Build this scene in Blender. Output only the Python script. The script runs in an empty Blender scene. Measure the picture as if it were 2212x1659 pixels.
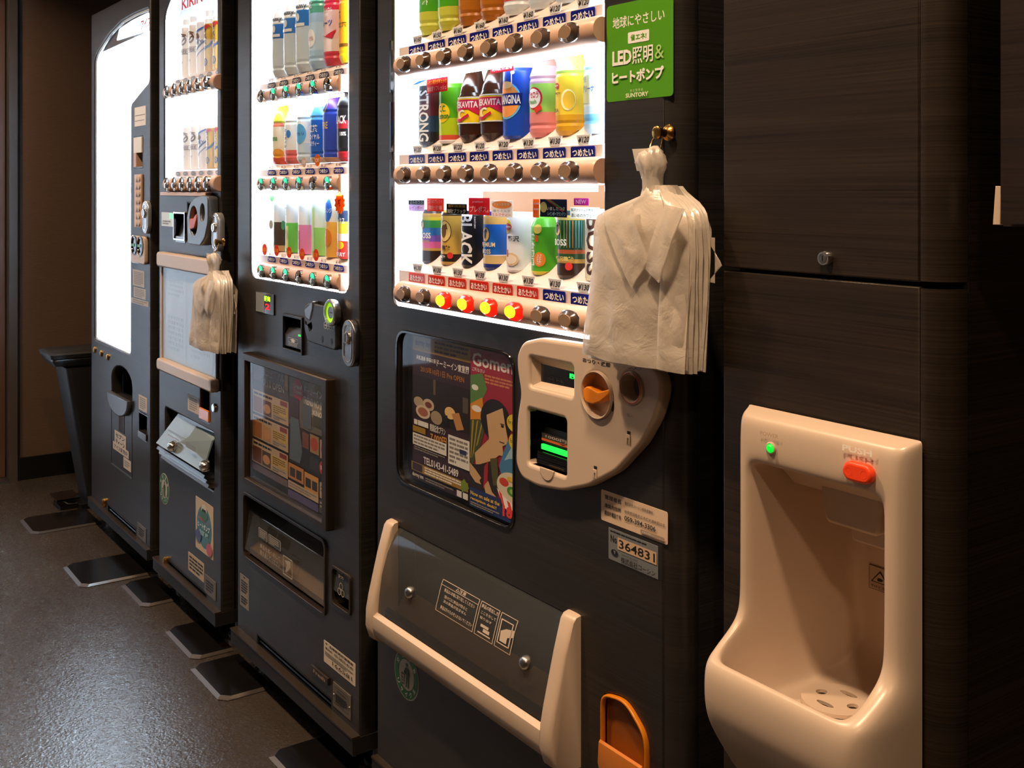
import bpy, bmesh, math, random
from mathutils import Vector, Matrix, noise
from mathutils.geometry import tessellate_polygon
random.seed(7)
SC = bpy.context.scene
COL = SC.collection
# ------------------------------------------------------------------ camera
F = 2353.0; CX = 1106.0; HY = 410.0; DIST = 1.04; H = 1.235
AY = math.atan(1646.0/F)
CA, SA = math.cos(AY), math.sin(AY)
cd = bpy.data.cameras.new('camera'); cam = bpy.data.objects.new('camera', cd); COL.objects.link(cam)
cam.location = (0, -DIST, H)
cam.rotation_euler = (math.pi/2, 0, math.pi/2 - AY)
cd.sensor_width = 36; cd.lens = 36*F/2212; cd.shift_y = -(829.5-HY)/2212
cd.clip_start = 0.02
SC.camera = cam
# ------------------------------------------------------------------ world, exposure, lamps
SC.view_settings.view_transform = 'Standard'
try: SC.view_settings.look = 'None'
except Exception: pass
SC.view_settings.gamma = 1; SC.view_settings.use_curve_mapping = False
SC.view_settings.exposure = 0.0
w = bpy.data.worlds.new('world'); SC.world = w; w.use_nodes = True
w.node_tree.nodes['Background'].inputs[0].default_value = (1, .72, .5, 1)
w.node_tree.nodes['Background'].inputs[1].default_value = 0.05
SC.cycles.max_bounces = 8; SC.cycles.transparent_max_bounces = 16
SC.cycles.sample_clamp_indirect = 14
SC.cycles.caustics_reflective = False; SC.cycles.caustics_refractive = False
def lamp(name, loc, power, size, color=(1, .68, .42), rot=(0, 0, 0), spread=130):
    l = bpy.data.lights.new(name, 'AREA'); l.shape = 'DISK'; l.size = size; l.energy = power; l.color = color
    l.spread = math.radians(spread)
    o = bpy.data.objects.new(name, l); o.location = loc; o.rotation_euler = rot; COL.objects.link(o); return o
lamp('ceiling_downlight', (-.62, -.62, 2.52), 19, .12)
lamp('ceiling_downlight', (-1.75, -.75, 2.52), 20, .12)
lamp('ceiling_downlight', (-3.1, -.75, 2.52), 16, .12)
lamp('ceiling_downlight', (-4.45, -.75, 2.52), 16, .12)
lamp('ceiling_downlight', (.6, -1.3, 2.52), 14, .14)

# ------------------------------------------------------------------ from photograph measurements to metres
def phi(u): return AY + math.atan((u-CX)/F)
def X(u, y=0.0): return -(y+DIST)/math.tan(phi(u))
def Zf(v, x, y=0.0): return H - (v-HY)/F*(-x*CA + (y+DIST)*SA)
def Z(u, v, y=0.0): return Zf(v, X(u, y), y)
def PL(pts, y=0.0): return [(X(u, y), Z(u, v, y)) for u, v in pts]
def R(u0, v0, u1, v1, y=0.0): return X(u0, y), X(u1, y), Z(u1, v1, y), Z(u0, v0, y)
def G(u, v, z=0.0):
    f = (H-z)*F/(v-HY); r = (u-CX)/F*f
    return (-f*CA + r*SA, f*SA + r*CA - DIST)
def W(u, v, x):                                   # on the end wall
    d = -x/math.cos(phi(u)); y = d*math.sin(phi(u)) - DIST
    return y, Zf(v, x, y)
# ------------------------------------------------------------------ materials
def lin(c):
    if isinstance(c, str):
        c = c.lstrip('#'); c = ''.join(ch*2 for ch in c) if len(c) == 3 else c; c = tuple(int(c[i:i+2], 16)/255 for i in (0, 2, 4))
        c = tuple(((v+.055)/1.055)**2.4 if v > .04045 else v/12.92 for v in c)
    return (*c[:3], 1)
_M = {}
def mat(name, color='#808080', rough=.45, metal=0, emit=0, ecol=None, alpha=1, coat=0, noise_amt=.06, nscale=60, bump=0, trans=0, spec=.5, mapping=None):
    if name in _M: return _M[name]
    m = bpy.data.materials.new(name); m.use_nodes = True; nt = m.node_tree; b = nt.nodes['Principled BSDF']
    c = lin(color); b.inputs['Base Color'].default_value = c
    b.inputs['Roughness'].default_value = rough; b.inputs['Metallic'].default_value = metal
    b.inputs['Specular IOR Level'].default_value = spec
    if coat: b.inputs['Coat Weight'].default_value = coat; b.inputs['Coat Roughness'].default_value = .08
    if emit: b.inputs['Emission Color'].default_value = lin(ecol or color); b.inputs['Emission Strength'].default_value = emit
    if trans: b.inputs['Transmission Weight'].default_value = trans
    b.inputs['Alpha'].default_value = alpha
    if noise_amt and not emit:
        tc = nt.nodes.new('ShaderNodeTexCoord'); mp = nt.nodes.new('ShaderNodeMapping')
        mp.inputs['Scale'].default_value = mapping or (1, 1, 1)
        n = nt.nodes.new('ShaderNodeTexNoise'); n.inputs['Scale'].default_value = nscale; n.inputs['Detail'].default_value = 4
        mr = nt.nodes.new('ShaderNodeMapRange'); mr.inputs[3].default_value = 1-noise_amt; mr.inputs[4].default_value = 1+noise_amt
        hs = nt.nodes.new('ShaderNodeHueSaturation'); hs.inputs['Color'].default_value = c
        L = nt.links.new
        L(tc.outputs['Object'], mp.inputs[0]); L(mp.outputs[0], n.inputs['Vector']); L(n.outputs['Fac'], mr.inputs[0])
        L(mr.outputs[0], hs.inputs['Value']); L(hs.outputs[0], b.inputs['Base Color'])
        if bump:
            bp = nt.nodes.new('ShaderNodeBump'); bp.inputs['Strength'].default_value = bump; bp.inputs['Distance'].default_value = .002
            L(n.outputs['Fac'], bp.inputs['Height']); L(bp.outputs[0], b.inputs['Normal'])
    _M[name] = m; return m
def thin(name, color, k=.5, emit=0):
    if name in _M: return _M[name]
    m = bpy.data.materials.new(name); m.use_nodes = True; nt = m.node_tree; nt.nodes.clear(); L = nt.links.new
    out = nt.nodes.new('ShaderNodeOutputMaterial'); d = nt.nodes.new('ShaderNodeBsdfDiffuse'); t = nt.nodes.new('ShaderNodeBsdfTranslucent'); mx = nt.nodes.new('ShaderNodeMixShader')
    d.inputs[0].default_value = lin(color); t.inputs[0].default_value = lin(color); mx.inputs[0].default_value = k
    L(d.outputs[0], mx.inputs[1]); L(t.outputs[0], mx.inputs[2]); L(mx.outputs[0], out.inputs[0]); _M[name] = m; return m
def glassmat(name, tint='#ffffff', gloss=.08, rough=.02, opac=0.0, ocol='#808080'):
    if name in _M: return _M[name]
    m = bpy.data.materials.new(name); m.use_nodes = True; nt = m.node_tree; nt.nodes.clear(); L = nt.links.new
    out = nt.nodes.new('ShaderNodeOutputMaterial'); t = nt.nodes.new('ShaderNodeBsdfTransparent'); t.inputs[0].default_value = lin(tint)
    g = nt.nodes.new('ShaderNodeBsdfGlossy'); g.inputs['Roughness'].default_value = rough
    fr = nt.nodes.new('ShaderNodeFresnel'); fr.inputs[0].default_value = 1.45
    ml = nt.nodes.new('ShaderNodeMath'); ml.operation = 'MULTIPLY'; ml.inputs[1].default_value = gloss/.08
    ge = nt.nodes.new('ShaderNodeNewGeometry'); iv = nt.nodes.new('ShaderNodeMath'); iv.operation = 'SUBTRACT'; iv.inputs[0].default_value = 1; mf = nt.nodes.new('ShaderNodeMath'); mf.operation = 'MULTIPLY'
    mx = nt.nodes.new('ShaderNodeMixShader'); L(fr.outputs[0], ml.inputs[0]); L(ge.outputs['Backfacing'], iv.inputs[1]); L(ml.outputs[0], mf.inputs[0]); L(iv.outputs[0], mf.inputs[1]); L(mf.outputs[0], mx.inputs[0])
    if opac:
        d = nt.nodes.new('ShaderNodeBsdfDiffuse'); d.inputs[0].default_value = lin(ocol)
        m2 = nt.nodes.new('ShaderNodeMixShader'); m2.inputs[0].default_value = opac
        L(t.outputs[0], m2.inputs[1]); L(d.outputs[0], m2.inputs[2]); L(m2.outputs[0], mx.inputs[1])
    else: L(t.outputs[0], mx.inputs[1])
    L(g.outputs[0], mx.inputs[2]); L(mx.outputs[0], out.inputs[0]); _M[name] = m; return m
def woodmat(name, dark, light, rough=.34, along='x'):
    m = bpy.data.materials.new(name); m.use_nodes = True; nt = m.node_tree; b = nt.nodes['Principled BSDF']; L = nt.links.new
    tc = nt.nodes.new('ShaderNodeTexCoord'); mp = nt.nodes.new('ShaderNodeMapping'); mp.inputs['Scale'].default_value = (.7, .7, 130)
    n = nt.nodes.new('ShaderNodeTexNoise'); n.inputs['Scale'].default_value = 3; n.inputs['Detail'].default_value = 6; n.inputs['Roughness'].default_value = .65
    mp2 = nt.nodes.new('ShaderNodeMapping'); mp2.inputs['Scale'].default_value = (.5, .5, 9)
    n2 = nt.nodes.new('ShaderNodeTexNoise'); n2.inputs['Scale'].default_value = 2.5; n2.inputs['Detail'].default_value = 3
    ad = nt.nodes.new('ShaderNodeMath'); ad.operation = 'MULTIPLY_ADD'; ad.inputs[1].default_value = .6
    cr = nt.nodes.new('ShaderNodeValToRGB'); cr.color_ramp.elements[0].position = .6; cr.color_ramp.elements[1].position = 1.05
    cr.color_ramp.elements[0].color = lin(dark); cr.color_ramp.elements[1].color = lin(light)
    L(tc.outputs['Object'], mp.inputs[0]); L(mp.outputs[0], n.inputs['Vector']); L(tc.outputs['Object'], mp2.inputs[0]); L(mp2.outputs[0], n2.inputs['Vector'])
    L(n2.outputs['Fac'], ad.inputs[0]); L(n.outputs['Fac'], ad.inputs[2]); L(ad.outputs[0], cr.inputs[0]); L(cr.outputs[0], b.inputs['Base Color'])
    b.inputs['Roughness'].default_value = rough
    bp = nt.nodes.new('ShaderNodeBump'); bp.inputs['Strength'].default_value = .12; bp.inputs['Distance'].default_value = .001
    L(n.outputs['Fac'], bp.inputs['Height']); L(bp.outputs[0], b.inputs['Normal'])
    _M[name] = m; return m
def floormat():
    m = bpy.data.materials.new('dark_vinyl_floor'); m.use_nodes = True; nt = m.node_tree; b = nt.nodes['Principled BSDF']; L = nt.links.new
    tc = nt.nodes.new('ShaderNodeTexCoord')
    n = nt.nodes.new('ShaderNodeTexNoise'); n.inputs['Scale'].default_value = 170; n.inputs['Detail'].default_value = 5; n.inputs['Roughness'].default_value = .6
    n2 = nt.nodes.new('ShaderNodeTexNoise'); n2.inputs['Scale'].default_value = 5; n2.inputs['Detail'].default_value = 5
    cr = nt.nodes.new('ShaderNodeValToRGB'); cr.color_ramp.elements[0].color = lin('#211e1b'); cr.color_ramp.elements[1].color = lin('#433c36')
    mx = nt.nodes.new('ShaderNodeMath'); mx.operation = 'MULTIPLY_ADD'; mx.inputs[1].default_value = .45; mx.inputs[2].default_value = .1
    ad = nt.nodes.new('ShaderNodeMath'); ad.operation = 'MULTIPLY_ADD'; ad.inputs[1].default_value = .5
    L(tc.outputs['Object'], n.inputs['Vector']); L(tc.outputs['Object'], n2.inputs['Vector'])
    L(n.outputs['Fac'], mx.inputs[0]); L(n2.outputs['Fac'], ad.inputs[0]); L(mx.outputs[0], ad.inputs[2]); L(ad.outputs[0], cr.inputs[0]); L(cr.outputs[0], b.inputs['Base Color'])
    rr = nt.nodes.new('ShaderNodeMapRange'); rr.inputs[3].default_value = .17; rr.inputs[4].default_value = .36; b.inputs['Specular IOR Level'].default_value = .85
    L(n.outputs['Fac'], rr.inputs[0]); L(rr.outputs[0], b.inputs['Roughness'])
    v = nt.nodes.new('ShaderNodeTexVoronoi'); v.inputs['Scale'].default_value = 160; L(tc.outputs['Object'], v.inputs['Vector'])
    bp = nt.nodes.new('ShaderNodeBump'); bp.inputs['Strength'].default_value = .55; bp.inputs['Distance'].default_value = .0012
    L(v.outputs['Distance'], bp.inputs['Height'])
    bp2 = nt.nodes.new('ShaderNodeBump'); bp2.inputs['Strength'].default_value = .5; bp2.inputs['Distance'].default_value = .0012
    L(n.outputs['Fac'], bp2.inputs['Height']); L(bp.outputs[0], bp2.inputs['Normal']); L(bp2.outputs[0], b.inputs['Normal'])
    return m
wood = woodmat('charcoal_wood_laminate', '#1b1a1b', '#302c2a')
walnut = woodmat('brown_wood_laminate', '#16120f', '#332a23')
M_black = mat('black_plastic', '#0c0c0d', .35)
M_gloss = mat('gloss_black', '#08080a', .12, coat=.5)
M_dark = mat('dark_recess', '#050505', .7)
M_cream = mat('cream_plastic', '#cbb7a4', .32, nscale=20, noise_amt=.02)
M_tube = mat('peach_beige_plastic', '#cfab95', .35)
M_white = mat('white_liner', '#f2f4f6', .4, noise_amt=.01)
M_chrome = mat('chrome', '#dcdcdc', .12, metal=1, noise_amt=0)
M_steel = mat('brushed_steel', '#9a9a9c', .3, metal=1, mapping=(1, 1, 40), nscale=20)
M_brass = mat('brass', '#b48a4a', .25, metal=1)
M_back = mat('backlit_panel', '#eef7ff', .5, emit=1.25, ecol='#e6f2ff')
M_back1 = mat('bright_backlit_panel', '#eef7ff', .5, emit=60, ecol='#c8e8ff')
M_led = mat('led_bar', '#ffffff', .5, emit=28, ecol='#e4f1ff')
M_glass = glassmat('clear_pane', '#fbfdff', .06)
M_smoke = glassmat('smoked_acrylic', '#d2cec8', .10, .06, .10, '#8f959a')
M_clear = glassmat('clear_acrylic', '#f4f4f4', .10, .05, .05, '#a0a8ac')
M_flap_refl = glassmat('acrylic_blue_reflection', '#b9c4cc', .10, .15, .55, '#9fb3bd')  # cool reflection on the outlet flap put into its tint and body colour
M_amber = mat('amber_plastic', '#e08410', .25, trans=.15)
M_ink = mat('black_ink', '#141414', .5, noise_amt=0)
M_wht = mat('white_ink', '#f4f2ee', .5, noise_amt=0)
M_grey = mat('grey_ink', '#8a8680', .5, noise_amt=0)
def ink(h): return mat('ink_'+h.strip('#'), h, .45, noise_amt=0)
# ------------------------------------------------------------------ mesh builder
def arc(cx, cz, r, a0, a1, n=6):
    return [(cx+r*math.cos(math.radians(a0+(a1-a0)*i/n)), cz+r*math.sin(math.radians(a0+(a1-a0)*i/n))) for i in range(n+1)]
def rrect(x0, x1, z0, z1, r=.004, n=4):
    r = min(r, (x1-x0)/2.01, (z1-z0)/2.01)
    return arc(x1-r, z1-r, r, 0, 90, n)+arc(x0+r, z1-r, r, 90, 180, n)+arc(x0+r, z0+r, r, 180, 270, n)+arc(x1-r, z0+r, r, 270, 360, n)
def ell(cx, cz, rx, rz, n=28): return [(cx+rx*math.cos(2*math.pi*i/n), cz+rz*math.sin(2*math.pi*i/n)) for i in range(n)]
def fillet(pts, r, n=5):
    out = []; N = len(pts)
    for i in range(N):
        p = Vector(pts[i]); a = Vector(pts[i-1])-p; b = Vector(pts[(i+1) % N])-p
        d = min(r, a.length*.45, b.length*.45); A = p+a.normalized()*d; B = p+b.normalized()*d
        for k in range(n+1):
            t = k/n; q = A*(1-t)**2+p*2*t*(1-t)+B*t*t; out.append((q.x, q.y))
    return out
def area(p): return sum(p[i-1][0]*p[i][1]-p[i][0]*p[i-1][1] for i in range(len(p)))/2
_tc = {}
def textmesh(s, bold):
    k = (s, bold)
    if k not in _tc:
        c = bpy.data.curves.new('t', 'FONT'); c.body = s; c.resolution_u = 2; c.offset = bold
        o = bpy.data.objects.new('t', c); COL.objects.link(o)
        m = bpy.data.meshes.new_from_object(o.evaluated_get(bpy.context.evaluated_depsgraph_get()))
        vs = [(v.co.x, v.co.y) for v in m.vertices]; fs = [tuple(p.vertices) for p in m.polygons]
        bpy.data.objects.remove(o); bpy.data.curves.remove(c); bpy.data.meshes.remove(m)
        x0 = min(v[0] for v in vs); x1 = max(v[0] for v in vs); y0 = min(v[1] for v in vs); y1 = max(v[1] for v in vs)
        _tc[k] = ([((x-x0)/(x1-x0), (y-y0)/max(y1-y0, 1e-6)) for x, y in vs], fs)
    return _tc[k]
ORG = {}
class MB:
    def __init__(s): s.v = []; s.f = []; s.mi = []; s.m = []
    def add(s, vs, fs, m):
        if m not in s.m: s.m.append(m)
        k = s.m.index(m); n = len(s.v); s.v += [tuple(v) for v in vs]
        for f in fs: s.f.append(tuple(i+n for i in f)); s.mi.append(k)
        return s
    def box(s, x0, x1, y0, y1, z0, z1, m):
        v = [(x, y, z) for z in (z0, z1) for y in (y0, y1) for x in (x0, x1)]
        return s.add(v, [(0, 1, 5, 4), (1, 3, 7, 5), (3, 2, 6, 7), (2, 0, 4, 6), (4, 5, 7, 6), (2, 3, 1, 0)], m)
    def flat(s, loops, y, m):                              # flat polygon with holes facing -y
        loops = [list(l) for l in loops]
        tri = tessellate_polygon([[Vector((a, b, 0)) for a, b in l] for l in loops])
        pts = [(a, y, b) for l in loops for a, b in l]; fs = []
        for t in tri:
            a, b, c = [pts[i] for i in t]
            cr = (b[0]-a[0])*(c[2]-a[2])-(c[0]-a[0])*(b[2]-a[2])
            if abs(cr) < 1e-12: continue
            fs.append(tuple(t) if cr > 0 else tuple(reversed(t)))
        return s.add(pts, fs, m)
    def plate(s, loops, y0, y1, m, bevel=.0015, res=2):    # slab with holes and rounded edges; y0 is the front
        c = bpy.data.curves.new('p', 'CURVE'); c.dimensions = '2D'; c.fill_mode = 'BOTH'
        bevel = min(bevel, (y1-y0)*.49)
        c.extrude = (y1-y0)/2-bevel; c.bevel_depth = bevel; c.bevel_resolution = res; c.offset = -bevel
        for i, l in enumerate(loops):
            l = list(l)
            if (area(l) > 0) != (i == 0): l.reverse()
            sp = c.splines.new('POLY'); sp.points.add(len(l)-1); sp.use_cyclic_u = True
            for p, (a, b) in zip(sp.points, l): p.co = (a, b, 0, 1)
        o = bpy.data.objects.new('p', c); COL.objects.link(o)
        me = bpy.data.meshes.new_from_object(o.evaluated_get(bpy.context.evaluated_depsgraph_get()))
        yc = (y0+y1)/2
        vs = [(v.co.x, yc-v.co.z, v.co.y) for v in me.vertices]; fs = [tuple(p.vertices) for p in me.polygons]
        bpy.data.objects.remove(o); bpy.data.curves.remove(c); bpy.data.meshes.remove(me)
        return s.add(vs, fs, m)
    def ring(s, lo, li, y0, y1, m, b=.001):                # frame between two loops of equal length
        n = len(lo); c = lambda l, y, k=0: [(p[0], y, p[1]) for p in l]
        mid = lambda l, o, t: [(p[0]+(q[0]-p[0])*t, p[1]+(q[1]-p[1])*t) for p, q in zip(l, o)]
        return s.rings([c(lo, y1), c(lo, y0+b), c(mid(lo, li, .12), y0), c(mid(li, lo, .12), y0), c(li, y0+b), c(li, y1)], m, False, False)
    def prism(s, pts, z0, z1, m):                          # plan outline (x, y) raised from z0 to z1
        n = len(pts); v = [(a, b, z0) for a, b in pts]+[(a, b, z1) for a, b in pts]
        return s.add(v, [(i, (i+1) % n, n+(i+1) % n, n+i) for i in range(n)]+[tuple(range(n-1, -1, -1)), tuple(range(n, 2*n))], m)
    def xprism(s, pts, x0, x1, m):                         # side outline (y, z) run along x
        n = len(pts); v = [(x0, a, b) for a, b in pts]+[(x1, a, b) for a, b in pts]
        return s.add(v, [(i, (i+1) % n, n+(i+1) % n, n+i) for i in range(n)]+[tuple(range(n-1, -1, -1)), tuple(range(n, 2*n))], m)
    def tube(s, path, r, m, n=10, cap=True):
        vs = []; fs = []; N = len(path)
        for i, p in enumerate(path):
            p = Vector(p); d = (Vector(path[min(i+1, N-1)])-Vector(path[max(i-1, 0)])).normalized()
            u = d.orthogonal().normalized() if i == 0 else (u-d*u.dot(d)).normalized()
            w_ = d.cross(u); rr = r[i] if isinstance(r, (list, tuple)) else r
            vs += [p+u*rr*math.cos(2*math.pi*k/n)+w_*rr*math.sin(2*math.pi*k/n) for k in range(n)]
        for i in range(N-1):
            fs += [(i*n+k, i*n+(k+1) % n, (i+1)*n+(k+1) % n, (i+1)*n+k) for k in range(n)]
        if cap: fs += [tuple(range(n-1, -1, -1)), tuple(range((N-1)*n, N*n))]
        return s.add(vs, fs, m)
    def rings(s, rings, m, cap0=True, cap1=True):          # loft through equal rings of 3-D points
        n = len(rings[0]); vs = [p for r in rings for p in r]
        fs = [(i*n+k, i*n+(k+1) % n, (i+1)*n+(k+1) % n, (i+1)*n+k) for i in range(len(rings)-1) for k in range(n)]
        if cap0: fs.append(tuple(range(n-1, -1, -1)))
        if cap1: fs.append(tuple(range((len(rings)-1)*n, len(rings)*n)))
        return s.add(vs, fs, m)
    def disc(s, x, z, prof, m, rx=1.0, rz=1.0, n=28, cap0=False):       # prof: (radius, y) from back to front
        return s.rings([[(x+r*rx*math.cos(2*math.pi*k/n), y, z+r*rz*math.sin(2*math.pi*k/n)) for k in range(n)] for r, y in prof], m, cap0, True)
    def text(s, t, m, x0, x1, z0, z1, y, bold=.02, rot=0, shear=0):
        vs, fs = textmesh(t, bold); w_ = x1-x0; h = z1-z0
        if rot: pts = [(x0+b*w_, y, z1-a*h) for a, b in vs]
        else: pts = [(x0+a*w_+b*h*shear, y, z0+b*h) for a, b in vs]
        return s.add(pts, fs, m)
    def liner(s, x0, x1, z0, z1, y0, y1, m, t=.004, mback=None):
        s.box(x0-t, x0, y0, y1, z0, z1, m); s.box(x1, x1+t, y0, y1, z0, z1, m)
        s.box(x0-t, x1+t, y0, y1, z0-t, z0, m); s.box(x0-t, x1+t, y0, y1, z1, z1+t, m)
        return s.box(x0-t, x1+t, y1, y1+t, z0-t, z1+t, mback or m)
    def build(s, name, parent=None, label=None, smooth=35, origin=None):
        xs = [min(v[i] for v in s.v) for i in range(3)]; xe = [max(v[i] for v in s.v) for i in range(3)]
        o0 = Vector(origin) if origin else Vector([(a+b)/2 for a, b in zip(xs, xe)])
        if not origin and parent is None: o0.z = xs[2]
        me = bpy.data.meshes.new(name); me.from_pydata([tuple(Vector(v)-o0) for v in s.v], [], s.f)
        for m in s.m: me.materials.append(m)
        me.polygons.foreach_set('material_index', s.mi); me.validate(); me.update()
        if smooth:
            me.polygons.foreach_set('use_smooth', [True]*len(me.polygons)); me.set_sharp_from_angle(angle=math.radians(smooth))
        o = bpy.data.objects.new(name, me); COL.objects.link(o); ORG[o.name] = o0
        if parent: o.parent = parent; o.location = o0-ORG[parent.name]
        else: o.location = o0
        if label: o['label'] = label
        return o
def tag(o, label, cat, group=None):
    o['label'] = label; o['category'] = cat
    if group: o['group'] = group
    return o
def thing(name, loc, label, cat, group=None):
    o = bpy.data.objects.new(name, None); COL.objects.link(o); o.location = loc; ORG[o.name] = Vector(loc); o.empty_display_size = .1
    return tag(o, label, cat, group)
def struct(mb, name, **k):
    o = mb.build(name, smooth=k.pop('smooth', 0)); o['kind'] = 'structure'; return o
def prints(parent, name, rect, y, items):
    """flat print inside rect (x0,x1,z0,z1); fractions measured from the top-left corner"""
    x0, x1, z0, z1 = rect; w_ = x1-x0; h = z1-z0; mb = MB(); k = 0
    for it in items:
        k += 1; yy = y-min(.00025, .003/len(items))*k; t = it[0]
        if t == 't': _, s_, a, b, c, d, m = it[:7]; mb.text(s_, m, x0+a*w_, x0+c*w_, z1-d*h, z1-b*h, yy, bold=it[7] if len(it) > 7 else .015)
        elif t == 'r': _, a, b, c, d, m = it; mb.flat([rrect(x0+a*w_, x0+c*w_, z1-d*h, z1-b*h, .0004, 1)], yy, m)
        elif t == 'R': _, a, b, c, d, m, r = it; mb.flat([rrect(x0+a*w_, x0+c*w_, z1-d*h, z1-b*h, r, 4)], yy, m)
        elif t == 'e': _, a, b, rx, rz, m = it; mb.flat([ell(x0+a*w_, z1-b*h, rx*w_, rz*h)], yy, m)
        elif t == 'p': _, pts, m = it; mb.flat([[(x0+a*w_, z1-b*h) for a, b in pts]], yy, m)
        elif t == 'o':                                                   # outline box
            _, a, b, c, d, m, tw = it
            q = rrect(x0+a*w_, x0+c*w_, z1-d*h, z1-b*h, .0004, 1); q2 = rrect(x0+a*w_+tw, x0+c*w_-tw, z1-d*h+tw, z1-b*h-tw, .0004, 1)
            mb.flat([q, q2], yy, m)
        elif t == 'l':                                                   # lines of print too small to read
            _, a, b, c, d, n, m = it; hh = (d-b)*h/n
            for i in range(n):
                zz = z1-b*h-(i+.5)*hh; xa = x0+a*w_; xe = x0+c*w_*(1 if i < n-1 else .8)
                while xa < xe-.001:
                    L_ = min(random.uniform(.8, 2.6)*hh*1.2, xe-xa); mb.box(xa, xa+L_*.85, yy, yy+.0002, zz-hh*.27, zz+hh*.27, m); xa += L_
    return mb.build(name, parent, smooth=0)
def sticker(parent, name, rect, y, m, items, r=.002, t=.0006, label=None, pname='lettering'):
    o = MB().plate([rrect(*rect, r)], y-t, y, m, .0002, 0).build(name, parent, label)
    if items: prints(o, pname, rect, y-t, items)
    return o
# ------------------------------------------------------------------ the room
TOP = 1.885; BOT = .062; XW = -5.0
struct(MB().box(XW-.5, 2.2, -2.4, 1.2, -.05, 0, floormat()), 'floor')
Mwall = mat('brown_grasscloth_wallpaper', '#5e4a3c', .8, noise_amt=.22, nscale=6, mapping=(8, 8, 60), bump=.2)
Mceil = mat('ceiling_paint', '#6b6056', .9)
struct(MB().box(XW-.1, 2.2, -2.4, 1.2, 2.55, 2.6, Mceil), 'ceiling')
struct(MB().box(XW-.1, 2.2, .95, 1.05, 0, 2.55, Mwall), 'wall_back')
struct(MB().box(XW-.1, 2.2, -2.4, -2.3, 0, 2.55, Mwall), 'wall_front')
struct(MB().box(2.1, 2.2, -2.3, .95, 0, 2.55, Mwall), 'wall_right')
yj0 = W(18, 500, XW)[0]; yj1 = W(36, 500, XW)[0]
struct(MB().box(XW-.1, XW, yj1+.012, .95, 0, 2.55, Mwall), 'wall_left')
struct(MB().box(XW, XW+.012, yj1+.012, .95, 0, .095, M_black), 'baseboard_left')
Mdoor = mat('walnut_door', '#5a3d2a', .45, noise_amt=.15, nscale=8, mapping=(6, 6, .6))
ydo = yj0-.96
db = MB().box(XW-.08, XW-.04, yj0-.24, yj0-.006, .012, 2.1, Mdoor).box(XW-.08, XW-.04, ydo, -1.04, .012, 2.1, Mdoor).box(XW-.08, XW-.04, -1.04, yj0-.24, .012, .12, Mdoor).box(XW-.08, XW-.04, -1.04, yj0-.24, 1.95, 2.1, Mdoor)
struct(db, 'door_1')
M_frost = mat('frosted_pane_lit_from_corridor', '#dfe8ec', .4, emit=.95, ecol='#cfe4ff')
struct(MB().box(XW-.065, XW-.055, -1.04, yj0-.24, .12, 1.95, M_frost), 'window_1')
struct(MB().box(XW-.04, XW-.03, -1.95, -1.62, .3, 1.95, M_frost), 'window_2')
wf = MB().box(XW-.05, XW+.012, -1.98, -1.94, .27, 1.98, _M['walnut_door']).box(XW-.05, XW+.012, -1.63, -1.59, .27, 1.98, _M['walnut_door']).box(XW-.05, XW+.012, -1.94, -1.63, .27, .31, _M['walnut_door']).box(XW-.05, XW+.012, -1.94, -1.63, 1.94, 1.98, _M['walnut_door'])
struct(wf, 'trim_3')
jb = MB().box(XW-.1, XW+.02, yj0, yj1, 0, 2.12, mat('grey_jamb', '#4c4640', .4)).box(XW-.1, XW+.005, yj1, yj1+.012, 0, 2.12, M_dark).box(XW-.1, XW+.02, yj0-1.0, yj0, 2.1, 2.2, _M['grey_jamb'])
struct(jb, 'trim_1')
struct(MB().box(XW-.1, XW, -2.3, -1.95, 0, 2.55, Mwall).box(XW-.1, XW, -1.62, yj0-.96, 0, 2.55, Mwall).box(XW-.1, XW, -1.95, -1.62, 0, .3, Mwall).box(XW-.1, XW, -1.95, -1.62, 1.95, 2.55, Mwall).box(XW-.1, XW, yj0-.96, yj1+.012, 2.12, 2.55, Mwall), 'wall_left.001')
struct(MB().box(XW-.08, XW+.03, yj0-.9, yj0-.002, 0, .011, M_steel), 'trim_2')

# ------------------------------------------------------------------ shared builders
def cabinet(root, x0, x1, z0, z1, rx=.006, doors=True):
    mb = MB(); t = .012
    mb.box(x0, x0+t, .042, .72, z0, z1, wood); mb.box(x1-t, x1, .042, .72, z0, z1, wood)
    mb.box(x0, x1, .042, .72, z1-t, z1, wood); mb.box(x0, x1, .042, .72, z0, z0+t, M_black); mb.box(x0, x1, .71, .72, z0, z1, M_black)
    return mb.build('cabinet_body', root, smooth=0)
def reveal(root, win, y1=.043, k=.0018):
    cx = (min(p[0] for p in win)+max(p[0] for p in win))/2; cz = (min(p[1] for p in win)+max(p[1] for p in win))/2
    hx = max(p[0] for p in win)-cx; hz = max(p[1] for p in win)-cz
    inn = [(cx+(a-cx)*(1-k/hx), cz+(b-cz)*(1-k/hz)) for a, b in win]
    MB().ring([(a+(a-cx)*.0005, b) for a, b in win], inn, .0042, y1, M_white, .0005).build('window_reveal', root, smooth=0)
def feet(root, x0, x1):
    for x, y in ((x0+.05, .07), (x1-.05, .07), (x0+.05, .66), (x1-.05, .66)):
        MB().rings([[(x+r*math.cos(a*math.pi/6), y+r*math.sin(a*math.pi/6), z) for a in range(12)] for r, z in ((.03, .004), (.03, .012), (.012, .018), (.012, BOT+.002))], M_steel).build('levelling_foot', root)
def kick(root, x0, x1, z1, depth=-.012):
    MB().box(x0, x1, depth, .05, BOT, z1, mat('kick_matt_black', '#100f0f', .6)).box(x0, x1, depth-.002, .0, z1, z1+.004, mat('lit_kick_edge', '#40372f', .4, metal=.5)).build('kick_trim', root, smooth=0)  # paler top strip paints the thin light caught along the trim
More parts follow.
